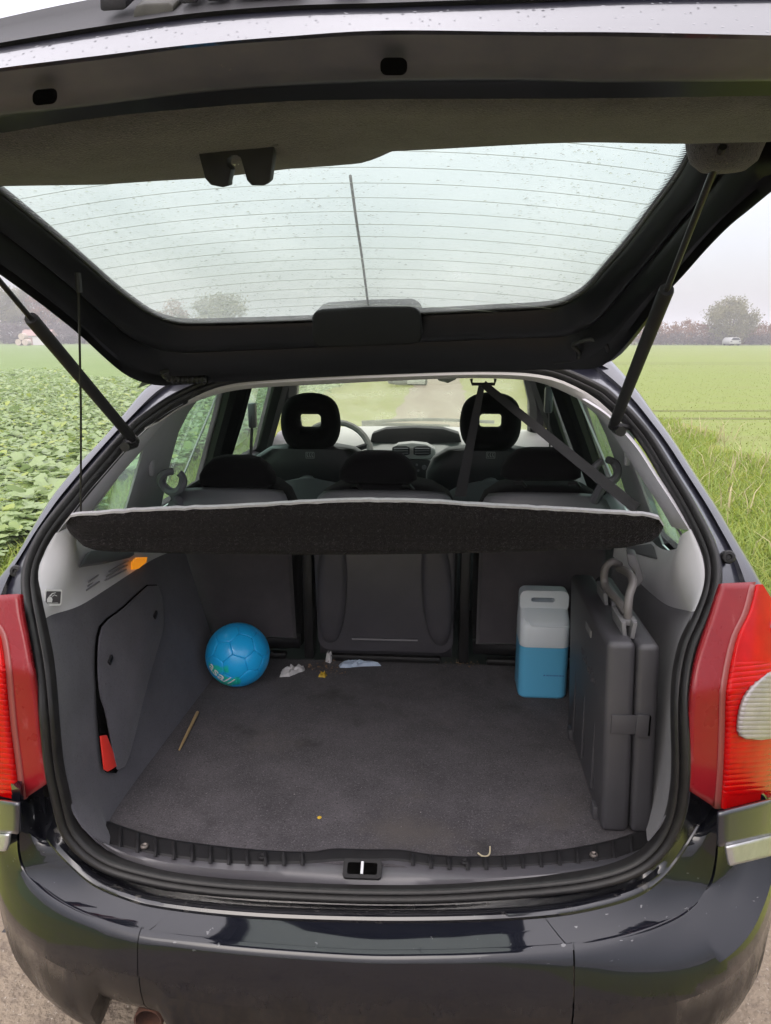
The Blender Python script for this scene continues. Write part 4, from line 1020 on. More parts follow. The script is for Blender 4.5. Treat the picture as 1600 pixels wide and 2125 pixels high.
# high-level brake lamp cover
c1 = TGh(760, 690, -.06)
bl = [(647, 660), (652, 648), (668, 643), (760, 637), (850, 635), (866, 642), (873, 655), (876, 702), (870, 712), (850, 716), (760, 720), (665, 722), (652, 716), (648, 700)]
pl_ = [onY(q[0], q[1], 1.60) for q in bl]
MB().prism(pl_, Vector((0, .11, .02)), .006, 3).build('brake_light_cover', 'cover_black', gate)
# hinge gear: corrugated hose on the left, bracket and cable loop on the right
hp = catmull([TGh(340, 765, -.055), TGh(352, 782, -.06), TGh(390, 787, -.06), TGh(430, 786, -.06)], 12)
MB().tube(hp, [.010 if (i % 3) else .0125 for i in range(len(hp))], 8).build('cable_hose', 'rubber', gate)
cp = catmull([TGh(1150, 752, -.055), TGh(1195, 745, -.06), TGh(1200, 730, -.06), TGh(1190, 715, -.05), TGh(1225, 705, -.05), TGh(1255, 712, -.05), TGh(1262, 728, -.05)], 6)
MB().tube(cp, .0045, 7).build('cable_hose', 'rubber', gate)

# gas struts
up_r = TGh(1500, 305, -.075); up_l = Vector((-up_r.x - .025, up_r.y, up_r.z))
for s, lo_, upv, cyl in ((1, (1274, 880), up_r, (1383, 600)), (-1, (276, 912), up_l, (107, 662))):
    p0 = S(lo_[0], lo_[1], -.02); p1 = upv; d = (p1 - p0)
    # where the cylinder ends along the strut
    best = min(range(20, 90), key=lambda k: abs((lambda v: 1062.5 - 1600 * v.dot(UP) / v.dot(FW))(p0 + d * (k / 100) - CAM) - cyl[1])); pc = p0 + d * (best / 100); dn = d.normalized()
    st = MB().tube([p0, p0 + dn * .012, p0 + dn * .02, pc - dn * .004, pc], [.0085, .0085, .0115, .0115, .0105], 14).build('gas_strut', 'plastic_black', car)
    MB().tube([pc, p1], .0045, 10).build('strut_rod', 'rubber', st)
    m = MB(); q = p0 + Vector((s * -.0, 0, 0)); m.tube([p0 - dn * .012, p0 + dn * .004], .0115, 10); m.tube([p0, p0 + Vector((s * .045, .02, -.012))], .006, 8); m.build('ball_joint', 'rubber', st)
    b_ = S(lo_[0] + s * 12, lo_[1] + 14, -.012); MB().tube([b_ + Vector((0, -.014, 0)), b_ + Vector((0, .04, 0))], .011, 10).build('stop_peg', 'rubber', st)

# ================================================================== cabin
# side and front glass
for s in (-1, 1):
    for P, nm in ((QX, 'quarter_window'), (RD, 'side_window'), (FD, 'side_window')):
        MB().holed([(p[0] + (.02 if p[0] > 2.4 and P is not QX else 0), p[1]) for p in inset(P, 1.06)], [], lambda u, v, k: (s * (.823 - .48 * (v - 1)), u, v)).build(nm, 'side_glass', car, smooth=False)
scr = [[Vector((x * (1 - .20 * t), lerp(4.42, 3.60, t) - .10 * x * x, lerp(1.06, 1.50, t) - .02 * x * x)) for x in (-.72, -.5, -.25, 0, .25, .5, .72)] for t in (0, .25, .5, .75, 1)]
MB().loft(scr).build('windscreen', 'screen_glass', car)
wsx = MB(); wsx.tube(catmull([Vector((-.30, 4.385, 1.115)), Vector((.05, 4.37, 1.135)), Vector((.45, 4.36, 1.125))], 6), .009, 6); wsx.tube([Vector((-.30, 4.385, 1.105)), Vector((-.1, 4.40, 1.10)), Vector((.2, 4.42, 1.09))], .012, 6)
wsx.build('windscreen_wiper', 'rubber', car)
# bonnet and front end
rows = []
for y, z, hw in ((4.40, 1.045, .76), (4.7, .99, .80), (5.0, .90, .80), (5.25, .76, .76), (5.38, .58, .70), (5.42, .35, .66)):
    rows.append([Vector((x * hw, y - .16 * abs(x) ** 3 * (1 if y > 4.9 else .3), z - .06 * x * x)) for x in (-1, -.75, -.5, -.25, 0, .25, .5, .75, 1)])
MB().loft(rows).build('bonnet', 'paint', car)
MB().loft([[Vector((-.80, y, .30)), Vector((.80, y, .30))] for y in (1.4, 2.5, 4, 5.2)]).build('cabin_floor', 'dash_dark', car)
# bulkhead under the load floor
MB().loft([[Vector((-.72, 2.22, .30)), Vector((.72, 2.22, .30))], [Vector((-.72, 2.215, .615)), Vector((.72, 2.215, .615))]]).build('bulkhead', 'seat_carpet', car)
for sx_ in (-.70, .70):
    for yy in (1.98, 4.62):
        c = Vector((sx_, yy, .30)); m = MB(); s_ = math.copysign(1, sx_)
        m.loft([[c + Vector((s_ * w_, math.cos(t * .2618) * r, math.sin(t * .2618) * r)) for t in range(24)] for w_, r in ((-.09, .2), (-.09, .28), (-.06, .30), (.06, .30), (.09, .285), (.09, .20), (.07, .18), (.08, .04))], close_v=True, cap0=True, cap1=True)
        m.build('wheel', 'tyre', car)

# dashboard
rows = []
prof_d = [(3.98, .62), (3.90, .80), (3.88, .93), (3.93, 1.03), (4.0, 1.085), (4.12, 1.108), (4.30, 1.105), (4.44, 1.08)]
for y, z in prof_d:
    rows.append([Vector((x, y + .10 * x * x - (.05 if abs(x) < .2 and z < 1.05 else 0), z - .05 * x * x)) for x in [-.74 + 1.48 * k / 20 for k in range(21)]])
dash = MB().loft(rows).build('dashboard', 'dash', car)
# dark instrument cave in the middle of the top
cave = [onY(q[0], q[1], 3.93) for q in ((768, 918), (772, 900), (800, 890), (860, 887), (920, 890), (952, 900), (958, 918), (900, 921), (830, 921))]
MB().prism(cave, Vector((0, .10, 0)), .004).build('instrument_cave', 'dash_dark', dash)
vent = MB().prism([onY(*q, 3.80) for q in ((812, 948), (813, 930), (825, 922), (855, 919), (885, 922), (903, 932), (905, 948), (880, 953), (838, 953))], Vector((0, .08, 0)), .006).build('vent_panel', 'dash', dash)
for cx in (832, 876):
    fr_ = [(cx + u * 36 / .07 * .07 * 1, 936 + v) for u, v in ((-.5, -7), (-.3, -10), (.3, -10), (.5, -7), (.5, 7), (.3, 9), (-.3, 9), (-.5, 7))]
    MB().prism([onY(*q, 3.79) for q in fr_], Vector((0, .02, 0)), .002).build('air_vent', 'dash_dark', dash)
    for k in range(3):
        a, b = onY(cx - 15, 931 + k * 5, 3.785), onY(cx + 15, 931 + k * 5, 3.785); MB().tube([a, b], .0035, 5).build('vent_slat', 'seat_shell', dash)
MB().prism([onY(*q, 3.79) for q in ((838, 962), (850, 955), (888, 955), (900, 962), (898, 985), (885, 994), (850, 990), (840, 980))], Vector((0, .03, 0)), .004).build('radio', 'dash_dark', dash)
for q in ((850, 970, .010), (880, 970, .012), (865, 965, .006), (868, 977, .006)):
    p = onY(q[0], q[1], 3.785); MB().tube([p, p + Vector((0, .02, 0))], q[2], 10).build('radio_knob', 'seat_shell', dash)
mat('wheel_grey', (.20, .19, .185), .5, var=(.30, .29, .28), vscale=30)
c = Vector((-.372, 3.72, 1.02)); ax = Matrix.Rotation(rad(-32), 3, 'X')
sw = MB().tube([c + ax @ Vector((.185 * math.cos(t * .2094), 0, .185 * math.sin(t * .2094))) for t in range(30)], .016, 8, closed=True).build('steering_wheel', 'wheel_grey', car)
mh = MB()
for a in (20, 160, 270): mh.tube([c, c + ax @ Vector((.18 * math.cos(rad(a)), .0, .18 * math.sin(rad(a))))], .014, 6)
mh.box(c, (.13, .05, .11), R=ax, bev=.015); mh.build('wheel_hub', 'dash_dark', sw)
# inside mirror, visor corner
mr_ = [onY(*q, 3.86) for q in ((803, 783), (806, 796), (825, 799), (885, 800), (887, 793), (886, 783))]
mi = MB().prism(mr_, Vector((0, .03, 0)), .004).build('interior_mirror', 'dash_dark', car)
mat('mirror_glass', (.9, .9, .9), .03, 1)
MB().prism([onY(*q, 3.855) for q in ((846, 786), (845, 797), (882, 798), (883, 786))], Vector((0, .003, 0))).build('mirror_glass', 'mirror_glass', mi, smooth=False)
MB().prism([onY(*q, 3.7) for q in ((905, 782), (910, 790), (930, 795), (945, 788), (950, 782))], Vector((0, .05, 0)), .004).build('roof_lamp', 'headliner', car)

# front seats
mat('mark_grey', (.30, .30, .30), .6)
def ringhead(pos_px, Yc, th):
    """rounded headrest with an oblong opening"""
    ox = [(-.123, -.02), (-.118, .04), (-.10, .082), (-.06, .108), (0, .117), (.06, .108), (.10, .082), (.118, .04), (.123, -.02), (.112, -.07), (.085, -.105), (.04, -.118), (-.04, -.118), (-.085, -.105), (-.112, -.07)]
    O = resample(catmull([Vector((a, b, 0)) for a, b in ox], 4, True), 44, True); I = [Vector((a, b, 0)) for a, b in rrect(.088, .054, .014, 10)]; I = [Vector((p.x, p.y + .004, 0)) for p in I]
    def al(P): 
        k = max(range(len(P)), key=lambda i: (P[i].x if abs(P[i].y - .004) < .05 else -9)); return P[k:] + P[:k]
    def order(P, c):
        return sorted(P, key=lambda p: math.atan2(p.y - c, p.x))
    O = order(O, .0); I = order(I, .004)
    I2 = []
    for p in O:                                    # inner point in the same direction
        a = math.atan2(p.y, p.x); I2.append(min(I, key=lambda q: abs(math.atan2(math.sin(math.atan2(q.y - .004, q.x) - a), math.cos(math.atan2(q.y - .004, q.x) - a)))))
    c = onY(pos_px[0], pos_px[1], Yc); rows = []
    for f, h in ((0, -.35), (0, .0), (.10, .55), (.35, .95), (.65, 1.0), (.90, .62), (1.0, .1), (1.0, -.5), (.9, -.85), (.5, -1), (.1, -.7)):
        rows.append([c + Vector((lerp(o.x, i.x, f), -h * th, lerp(o.y, i.y, f))) for o, i in zip(O, I2)])
    return MB().loft(rows, close_u=True, close_v=True)
def seat_front(cx_px, lbl):
    c = onY(cx_px, 960, 3.1); s0 = c.x
    rows = []
    for z, hw, y0 in ((.45, .24, 3.28), (.60, .25, 3.22), (.80, .26, 3.16), (.95, .265, 3.12), (1.05, .26, 3.095), (1.11, .235, 3.085), (1.145, .18, 3.09), (1.155, .10, 3.105)):
        row = []
        for t in range(28):
            a = 2 * math.pi * t / 28; ca, sa = math.cos(a), math.sin(a)
            row.append(Vector((s0 + math.copysign(abs(ca) ** .45, ca) * hw, y0 + .075 + math.copysign(abs(sa) ** .6, sa) * .085 * (1 if z < 1.1 else .8), z)))
        rows.append(row)
    seat = MB().loft(rows, close_v=True, cap0=True, cap1=True).build('front_seat', 'seat_leather', car)
    # grey shell set into the back
    sh = []
    for z, hw in ((.45, .19), (.75, .205), (.93, .20), (1.0, .175), (1.035, .12), (1.045, .06)):
        y = 3.1 + (.95 - z) * .22 + .0
        sh.append([Vector((s0 + hw * u, y - .048 + .035 * abs(u) ** 3 - .012, z - .02 * u * u)) for u in (-1, -.9, -.6, -.3, 0, .3, .6, .9, 1)])
    o = MB().loft(sh).build('back_shell', 'seat_shell', seat); thick(o, .02, 1)
    h = ringhead((cx_px, 875), 3.13, .055).build('headrest', 'seat_fabric', seat, ang=60)
    for dx in (-.05, .05):
        p = onY(cx_px, 925, 3.14); MB().tube([p + Vector((dx, 0, .03)), p + Vector((dx, 0, -.05))], .006, 8).build('headrest_post', 'rubber', seat)
    e = onY(cx_px, 944, 3.075); m = MB(); mpf = lambda u, v, k: e + Vector((u, -.008 - k * 0, v))
    m.holed(rrect(.036, .026, .003), [rrect(.032, .022, .002)], mpf, 0)
    for dx in (-.010, 0, .010):                    # three little seat pictograms in a frame
        m.add([mpf(dx - .002, -.007, 0), mpf(dx + .001, -.007, 0), mpf(dx - .001, .004, 0), mpf(dx - .004, .004, 0)], [(0, 1, 2, 3)]); m.add([mpf(dx - .001, -.008, 0), mpf(dx + .004, -.008, 0), mpf(dx + .004, -.005, 0), mpf(dx - .001, -.005, 0)], [(0, 1, 2, 3)])
        m.add([mpf(dx - .003, .0055, 0), mpf(dx + .001, .0055, 0), mpf(dx + .001, .009, 0), mpf(dx - .003, .009, 0)], [(0, 1, 2, 3)])
    m.build('seat_tag', 'mark_grey', seat, smooth=False, fix=False)
    cu = MB(); cu.box((s0, 3.55, .48), (.50, .50, .16), bev=.05); cu.build('seat_cushion', 'seat_fabric', seat)
    return seat
seat_front(644, ''); seat_front(1018, '')
# rear seats
def rear_seat(x0, x1, kind, hr, top_px):
    xc = (x0 + x1) / 2; hw = (x1 - x0) / 2
    rows = []
    for z, k, y in ((.64, .96, 2.215), (.80, 1.0, 2.20), (.95, 1.0, 2.175), (1.06, .99, 2.15), (1.115, .95, 2.145), (1.15, .86, 2.15), (1.172, .66, 2.165), (1.18, .4, 2.18)):
        row = []
        for t in range(28):
            a = 2 * math.pi * t / 28; ca, sa = math.cos(a), math.sin(a)
            row.append(Vector((xc + math.copysign(abs(ca) ** .4, ca) * hw * k, y + .09 + math.copysign(abs(sa) ** .55, sa) * .075, z)))
        rows.append(row)
    seat = MB().loft(rows, close_v=True, cap0=True, cap1=True).build('rear_seat', 'seat_fabric', car)
    # rear face: carpeted or moulded panel
    def rf(x, z, o=0): return Vector((x, 2.205 - (z - .64) * .14 - .010 + o, z))
    if kind == 'carpet':
        rows = [[rf(lerp(x0 + .012, x1 - .012, u), z, (.010 if u in (0, 1) or z in (.69, 1.07) else 0) + .003 * mnoise.noise((u * 3 + x0, z * 6, 1))) for u in (0, .03, .2, .4, .6, .8, .97, 1)] for z in (.69, .70, .78, .86, .95, 1.02, 1.06, 1.07)]
        o = MB().loft(rows).build('back_cover', 'seat_carpet', seat); thick(o, .012, 1)
        rows = [[rf(lerp(x0 + .005, x1 - .005, u), z, .012) for u in (0, .5, 1)] for z in (.655, .69)]
        o = MB().loft(rows).build('base_bar', 'plastic_black', seat); thick(o, .03, 1)
    else:
        def pan(pts): return [rf(x, z) for x, z in pts]
        P = [(x + xc, z + .86) for x, z in rrect(2 * hw - .02, .40, .04, 5)]
        MB().prism([rf(x, z, .012) for x, z in P], Vector((0, -.022, 0)), .006).build('back_cover', 'seat_plastic', seat)
        P = [(x + xc, z + .88) for x, z in rrect(.20, .36, .012, 3)]
        MB().prism([rf(x, z, -.009) for x, z in P], Vector((0, .012, 0)), .002).build('centre_panel', 'seat_carpet', seat) if False else None
        for sgn in (-1, 1):                           # two long oval pads
            cxx = xc + sgn * .155; rows = []
            for h, k in ((-.004, 1.0), (-.010, 1.04), (-.018, 1.0), (-.026, .88), (-.030, .70), (-.031, .4)):
                rows.append([rf(cxx + .043 * k * math.copysign(abs(math.cos(t * .2244)) ** .8, math.cos(t * .2244)) + sgn * -.012 * math.sin(t * .2244), .87 + .175 * k * math.copysign(abs(math.sin(t * .2244)) ** .9, math.sin(t * .2244)), h) for t in range(28)])
            MB().loft(rows, close_v=True, cap1=True).build('back_pad', 'seat_plastic', seat)
        MB().tube([rf(xc - .10, .705, -.014), rf(xc + .10, .705, -.012)], .006, 8).build('ledge', 'seat_plastic', seat)
        rows = [[rf(lerp(x0 + .012, x1 - .012, u), z, .012) for u in (0, .5, 1)] for z in (.64, .70)]
        o = MB().loft(rows).build('base_bar', 'seat_plastic', seat); thick(o, .03, 1)
    # shell edge over the top of the back
    rows = []
    for z, k, o in ((1.02, 1.0, -.014), (1.09, .98, -.018), (1.13, .94, -.014), (1.156, .86, .002), (1.164, .80, .018)):
        rows.append([rf(xc + hw * k * u, z - .012 * u * u * u * u, o + .025 * abs(u) ** 4) for u in (-1, -.85, -.6, -.3, 0, .3, .6, .85, 1)])
    o = MB().loft(rows).build('back_shell', 'seat_shell', seat); thick(o, .01, 1)
    # floor latch bar in the gap beneath
    MB().box((xc, 2.205, .634), (2 * hw - .09, .03, .020), bev=.008).build('latch_bar', 'rubber', seat)
    # headrest, low trapezoid
    hx, hz = onY(*hr, 2.15).x, onY(*hr, 2.15).z; rows = []
    for z, hwd, dep in ((-.045, .098, .030), (-.035, .114, .042), (-.01, .112, .050), (.02, .092, .048), (.038, .070, .038), (.045, .045, .022)):
        rows.append([Vector((hx + math.copysign(abs(math.cos(t * .2618)) ** .55, math.cos(t * .2618)) * hwd, 2.20 + math.copysign(abs(math.sin(t * .2618)) ** .7, math.sin(t * .2618)) * dep, hz + z)) for t in range(24)])
    h = MB().loft(rows, close_v=True, cap0=True, cap1=True).build('headrest', 'seat_fabric', seat)
    for dx in (-.075, .075): MB().tube([Vector((hx + dx, 2.165, hz - .05)), Vector((hx + dx + .02, 2.150, hz - .046)), Vector((hx + dx + .03, 2.16, hz - .06))], .006, 6).build('headrest_post', 'rubber', seat)
    return seat
rear_seat(-.635, -.262, 'carpet', (484, 983), 1040)
rear_seat(-.215, .215, 'plastic', (781, 974), 1030)
rear_seat(.262, .645, 'carpet', (1127, 968), 1030)
# side frames between the seats
for x in (-.238, .238): 
    m = MB(); m.box((x, 2.235, .80), (.030, .06, .36), bev=.006); m.build('seat_hinge', 'rubber', car)
# ring-shaped belt guides on the outer shoulders
for q, a0, s in (((357, 1000), 75, -1), ((1257, 977), 105, 1)):
    c = onY(q[0], q[1], 2.10); m = MB(); pts = []
    for k in range(23):
        a = rad(a0 + 8 + (360 - 16 - 14) * k / 22); pts.append(c + Vector((math.cos(a) * .032, .01 * math.sin(a * 2), math.sin(a) * .030)))
    m.tube(pts, [.012 if 2 < i < 20 else .0105 for i in range(23)], 8, flat=1.0); m.build('belt_guide', 'seat_shell', car)
    MB().tube([c + Vector((0, .0, -.03)), c + Vector((-s * .02, .03, -.09))], .014, 8).build('belt_guide_stem', 'seat_shell', car)
# centre belt: roof loop and two runs of webbing
lo_ = [onY(*q, 2.05) for q in ((978, 786), (980, 797), (1026, 797), (1028, 786))]
MB().tube(lo_, .0042, 8).build('belt_loop', 'rubber', car)
def strap(p, q, w0, w1, side, nm='seat_belt', mtl='webbing'):
    rows = []
    for k in range(9):
        t = k / 8; c = p.lerp(q, t); wd = lerp(w0, w1, t); tw = side * (1 if True else 1)
        rows.append([c - tw * wd, c + tw * wd])
    o = MB().loft(rows).build(nm, mtl, car, smooth=False); thick(o, .0018, 0); return o
strap(onY(1003, 797, 2.05), onY(1322, 1056, 1.72), .010, .0125, Vector((.62, .10, .78)).normalized())
strap(onY(1000, 797, 2.06), onY(955, 1030, 2.12), .008, .016, Vector((1, 0, 0)))
# front belt hardware on the middle pillars
for s, qx in ((-1, (524, 862)), (1, (1138, 830))):
    p = SIDE(qx[0], qx[1], s, .745); MB().box(p, (.03, .04, .10), bev=.008).build('belt_anchor', 'seat_shell', car)
    strap(p, p + Vector((s * .03, -.02, -.42)), .02, .024, Vector((0, 1, 0)))
# coat hook and clip on the pillar lining
for s, q in ((-1, (315, 972)), (1, (1301, 948))):
    p = SIDE(q[0], q[1], s, .787); MB().box(p, (.012, .022, .045), bev=.004).build('coat_hook', 'trim_light', car)

# ================================================================== load bay details
# hatch in the left wall: ajar, pocket shade painted as a flat black patch
def wallL(q, o=0): p = WALL(q[0], q[1], -1); return p + Vector((.95, -.22, .0)).normalized() * o
HP = [(205, 1300), (250, 1262), (300, 1216), (318, 1213), (328, 1230), (332, 1300), (312, 1370), (290, 1450), (268, 1540), (250, 1592), (240, 1597), (232, 1585), (212, 1480), (200, 1440), (196, 1370)]
HPs = resample(catmull([Vector((a, b, 0)) for a, b in HP], 4, True), 40, True)
gcx = sum(p.x for p in HPs) / 40; gcy = sum(p.y for p in HPs) / 40
MB().prism([wallL((gcx + (p.x - gcx) * 1.028, gcy + (p.y - gcy) * 1.010), .0025) for p in HPs], Vector((.95, -.22, 0)).normalized() * .0008).build('hatch_gap_shade', 'shade_black', car, smooth=False)  # black outline under the cover, painted as shade in its gap
hat = MB().prism([wallL((p.x, p.y), .006) for p in HPs], Vector((.95, -.22, 0)).normalized() * .006, .003).build('hatch_cover', 'trim_dark', car)
PK = [(196, 1430), (198, 1480), (203, 1540), (208, 1585), (216, 1602), (238, 1604), (248, 1590), (236, 1550), (214, 1470)]
MB().prism([wallL(q, .0030) for q in PK], Vector((.95, -.22, 0)).normalized() * .001).build('pocket_shade', 'shade_black', car, smooth=False)
for q in ((218, 1368), (313, 1275)):
    p = wallL(q, .014); MB().box(p, (.006, .022, .012), R=Matrix.Rotation(.5, 3, 'X'), bev=.003).build('hatch_knob', 'plastic_black', hat)
rt_ = MB().prism([wallL(q, .0055) for q in ((201, 1526), (214, 1524), (228, 1560), (236, 1588), (216, 1600), (209, 1596))], Vector((.95, -.22, 0)).normalized() * .0045, .0015).build('warning_triangle_box', 'red_plastic', None)
tag(rt_, 'bright red plastic box poking out of the pocket in the left wall', 'box')
mat('slot_grey', (.22, .215, .225), .6)
# courtesy lamp, slots, notch and lifting-jack pictogram on the left shoulder
def SH(q, rows, o=.0):
    """point on the shoulder trim nearest to the pixel's ray"""
    d = ray(*q).normalized(); best = None
    for r in rows:
        for p in r:
            k = (p - CAM).cross(d).length
            if best is None or k < best[0]: best = (k, p)
    t = (best[1] - CAM).dot(d); return CAM + d * (t - o)
lam = [SH(q, upL, .004) for q in ((271, 1182), (272, 1166), (280, 1157), (302, 1156), (300, 1167), (284, 1180))]
MB().prism(lam, Vector((.008, -.006, .002)), .001).build('courtesy_lamp', 'lamp_amber', car)
for k in range(4):
    a, b = (178 + 3 * k, 1226 - 9 * k), (206 + 2 * k, 1207 - 9 * k)
    MB().tube([SH(a, upL, .002), SH(b, upL, .002)], .0022, 6).build('vent_slot', 'slot_grey', car)
    a, b = (218 + 3 * k, 1205 - 9 * k), (262 + 2 * k, 1182 - 9 * k)
    if k < 3: MB().tube([SH(a, upL, .002), SH(b, upL, .002)], .0022, 6).build('vent_slot', 'slot_grey', car)
nb = [SH(q, upL, .012) for q in ((160, 1180), (176, 1150), (215, 1146), (268, 1146), (270, 1158), (216, 1170))]
MB().prism(nb, Vector((0, .03, 0)), .002).build('shelf_rest', 'seat_shell', car)
nb = [SH(q, upR, .012) for q in ((1366, 1162), (1358, 1134), (1330, 1138), (1300, 1140), (1318, 1150))]
MB().prism(nb, Vector((0, .03, 0)), .002).build('shelf_rest', 'seat_shell', car)
pc = SH((109, 1240), upL, .007); pu = (SH((122, 1241), upL, .003) - SH((84, 1241), upL, .003)).normalized(); pv = (SH((103, 1228), upL, .003) - SH((103, 1256), upL, .003)).normalized()
pnn = pu.cross(pv).normalized(); pnn = pnn if pnn.dot(CAM - pc) > 0 else -pnn
sp_ = lambda u, v, k=0: pc + pu * (u + v * .12) + pv * v + pnn * (.001 + k)
stk = MB(); stk.prism([sp_(u, v) for u, v in rrect(.054, .033, .005)], pnn * .0006); st0 = stk.build('warning_sticker', 'sticker_white', car, smooth=False)
MB().prism([sp_(u, v, .0008) for u, v in rrect(.045, .025, .0025)], pnn * .0004).build('sticker_field', 'sticker_dark', st0, smooth=False)
pg = MB()
for P in ([(-.013, -.008), (-.003, -.008), (-.002, -.003), (-.005, .001), (-.011, .001), (-.014, -.003)], [(-.011, .001), (-.006, .002), (-.003, .006), (.004, .0075), (.004, .0085), (-.004, .0075), (-.008, .004)], [(-.004, .002), (.001, .005), (.007, .003), (.007, .002), (.001, .004), (-.003, .001)], [(-.012, -.0095), (.010, -.0085), (.010, -.0092), (-.012, -.0102)]):
    pg.add([sp_(u * 1.45, v * 1.2, .0016) for u, v in P], [tuple(range(len(P)))])
pg.build('sticker_mark', 'sticker_white', st0, smooth=False, fix=False)

# ================================================================== things in the car
# parcel shelf
ST = [(137, 1082), (142, 1073), (160, 1068), (300, 1058), (480, 1051), (620, 1043), (700, 1039), (770, 1038), (850, 1039), (900, 1041), (1000, 1048), (1150, 1056), (1300, 1065), (1355, 1070), (1370, 1077), (1377, 1090)]
SB = [(138, 1096), (145, 1108), (165, 1125), (195, 1142), (300, 1147), (450, 1150), (600, 1151), (750, 1151), (900, 1149), (1050, 1146), (1200, 1141), (1290, 1137), (1320, 1132), (1352, 1124), (1368, 1112), (1376, 1098)]
n = 70; A, B = px(ST, n), px(SB, n); rows = []; topr = []
for i, (a, b) in enumerate(zip(A, B)):
    pa = onY(a.x, a.y, 1.44); pb = onY(b.x, b.y, 1.475); e = min(1, min(i, n - 1 - i) / 3)
    back = Vector((pa.x * .97, 2.07, pa.z - .175)); ub = Vector((pb.x * .97, 2.06, pa.z - .20)); row = [pa + Vector((0, .012, .001))]
    for t, o in ((0, 0), (.12, -.006), (.35, -.010), (.6, -.010), (.72, -.006), (.80, -.009), (.93, -.008)):
        row.append(pa.lerp(pb, t) + Vector((0, o * e, 0)) + Vector((0, 0, .0015 * mnoise.noise((i * .5, t * 3, 0)))))
    row += [pb + Vector((0, .004, -.001)), pb + Vector((0, .03, .002)), pb.lerp(ub, .25) + Vector((0, 0, .02)), ub, back]
    rows.append(row)
    u0 = pa + Vector((0, -.003, .0015 + .002 * mnoise.noise((i * .9, 3, 3)))); topr.append([u0 + Vector((0, 0, -.0045 + .0015 * mnoise.noise((i * 1.7, 8, 1)))), u0, u0 + Vector((0, .010, .0022)), u0.lerp(back, .5) + Vector((0, 0, .004)), back + Vector((0, 0, .004))])
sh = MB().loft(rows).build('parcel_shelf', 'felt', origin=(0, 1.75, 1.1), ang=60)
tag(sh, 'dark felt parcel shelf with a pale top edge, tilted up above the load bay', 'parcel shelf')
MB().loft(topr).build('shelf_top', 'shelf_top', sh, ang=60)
fz = MB(); R = random.Random(4)
for k in range(5200):                                 # loose fibres of the felt
    i = R.randrange(n - 1); j = R.randrange(1, 9); p = rows[i][j].lerp(rows[i + 1][j], R.random()).lerp(rows[i][j + 1], R.random() * .8)
    d = Vector((R.uniform(-1, 1), R.uniform(-.8, -.1), R.uniform(-1, .8))).normalized() * R.uniform(.002, .006); s_ = Vector((d.z, 0, -d.x)).normalized() * .00022
    fz.add([p - s_, p + s_, p + d], [(0, 1, 2)])
mat('fibre', (.06, .055, .057), .9)
tag(fz.build('shelf_fibres', 'fibre', sh, fix=False, smooth=False), kind='stuff')
cp0 = TGh(163, 592, -.05); cp1 = onY(168, 1066, 1.455)
MB().tube([cp0, cp0.lerp(cp1, .5) + Vector((.002, 0, 0)), cp1], .0022, 6).build('lifting_cord', 'rubber', sh)
MB().tube([cp0 + Vector((0, 0, .02)), cp0 - Vector((0, 0, .012))], .0055, 8).build('cord_end', 'rubber', sh)

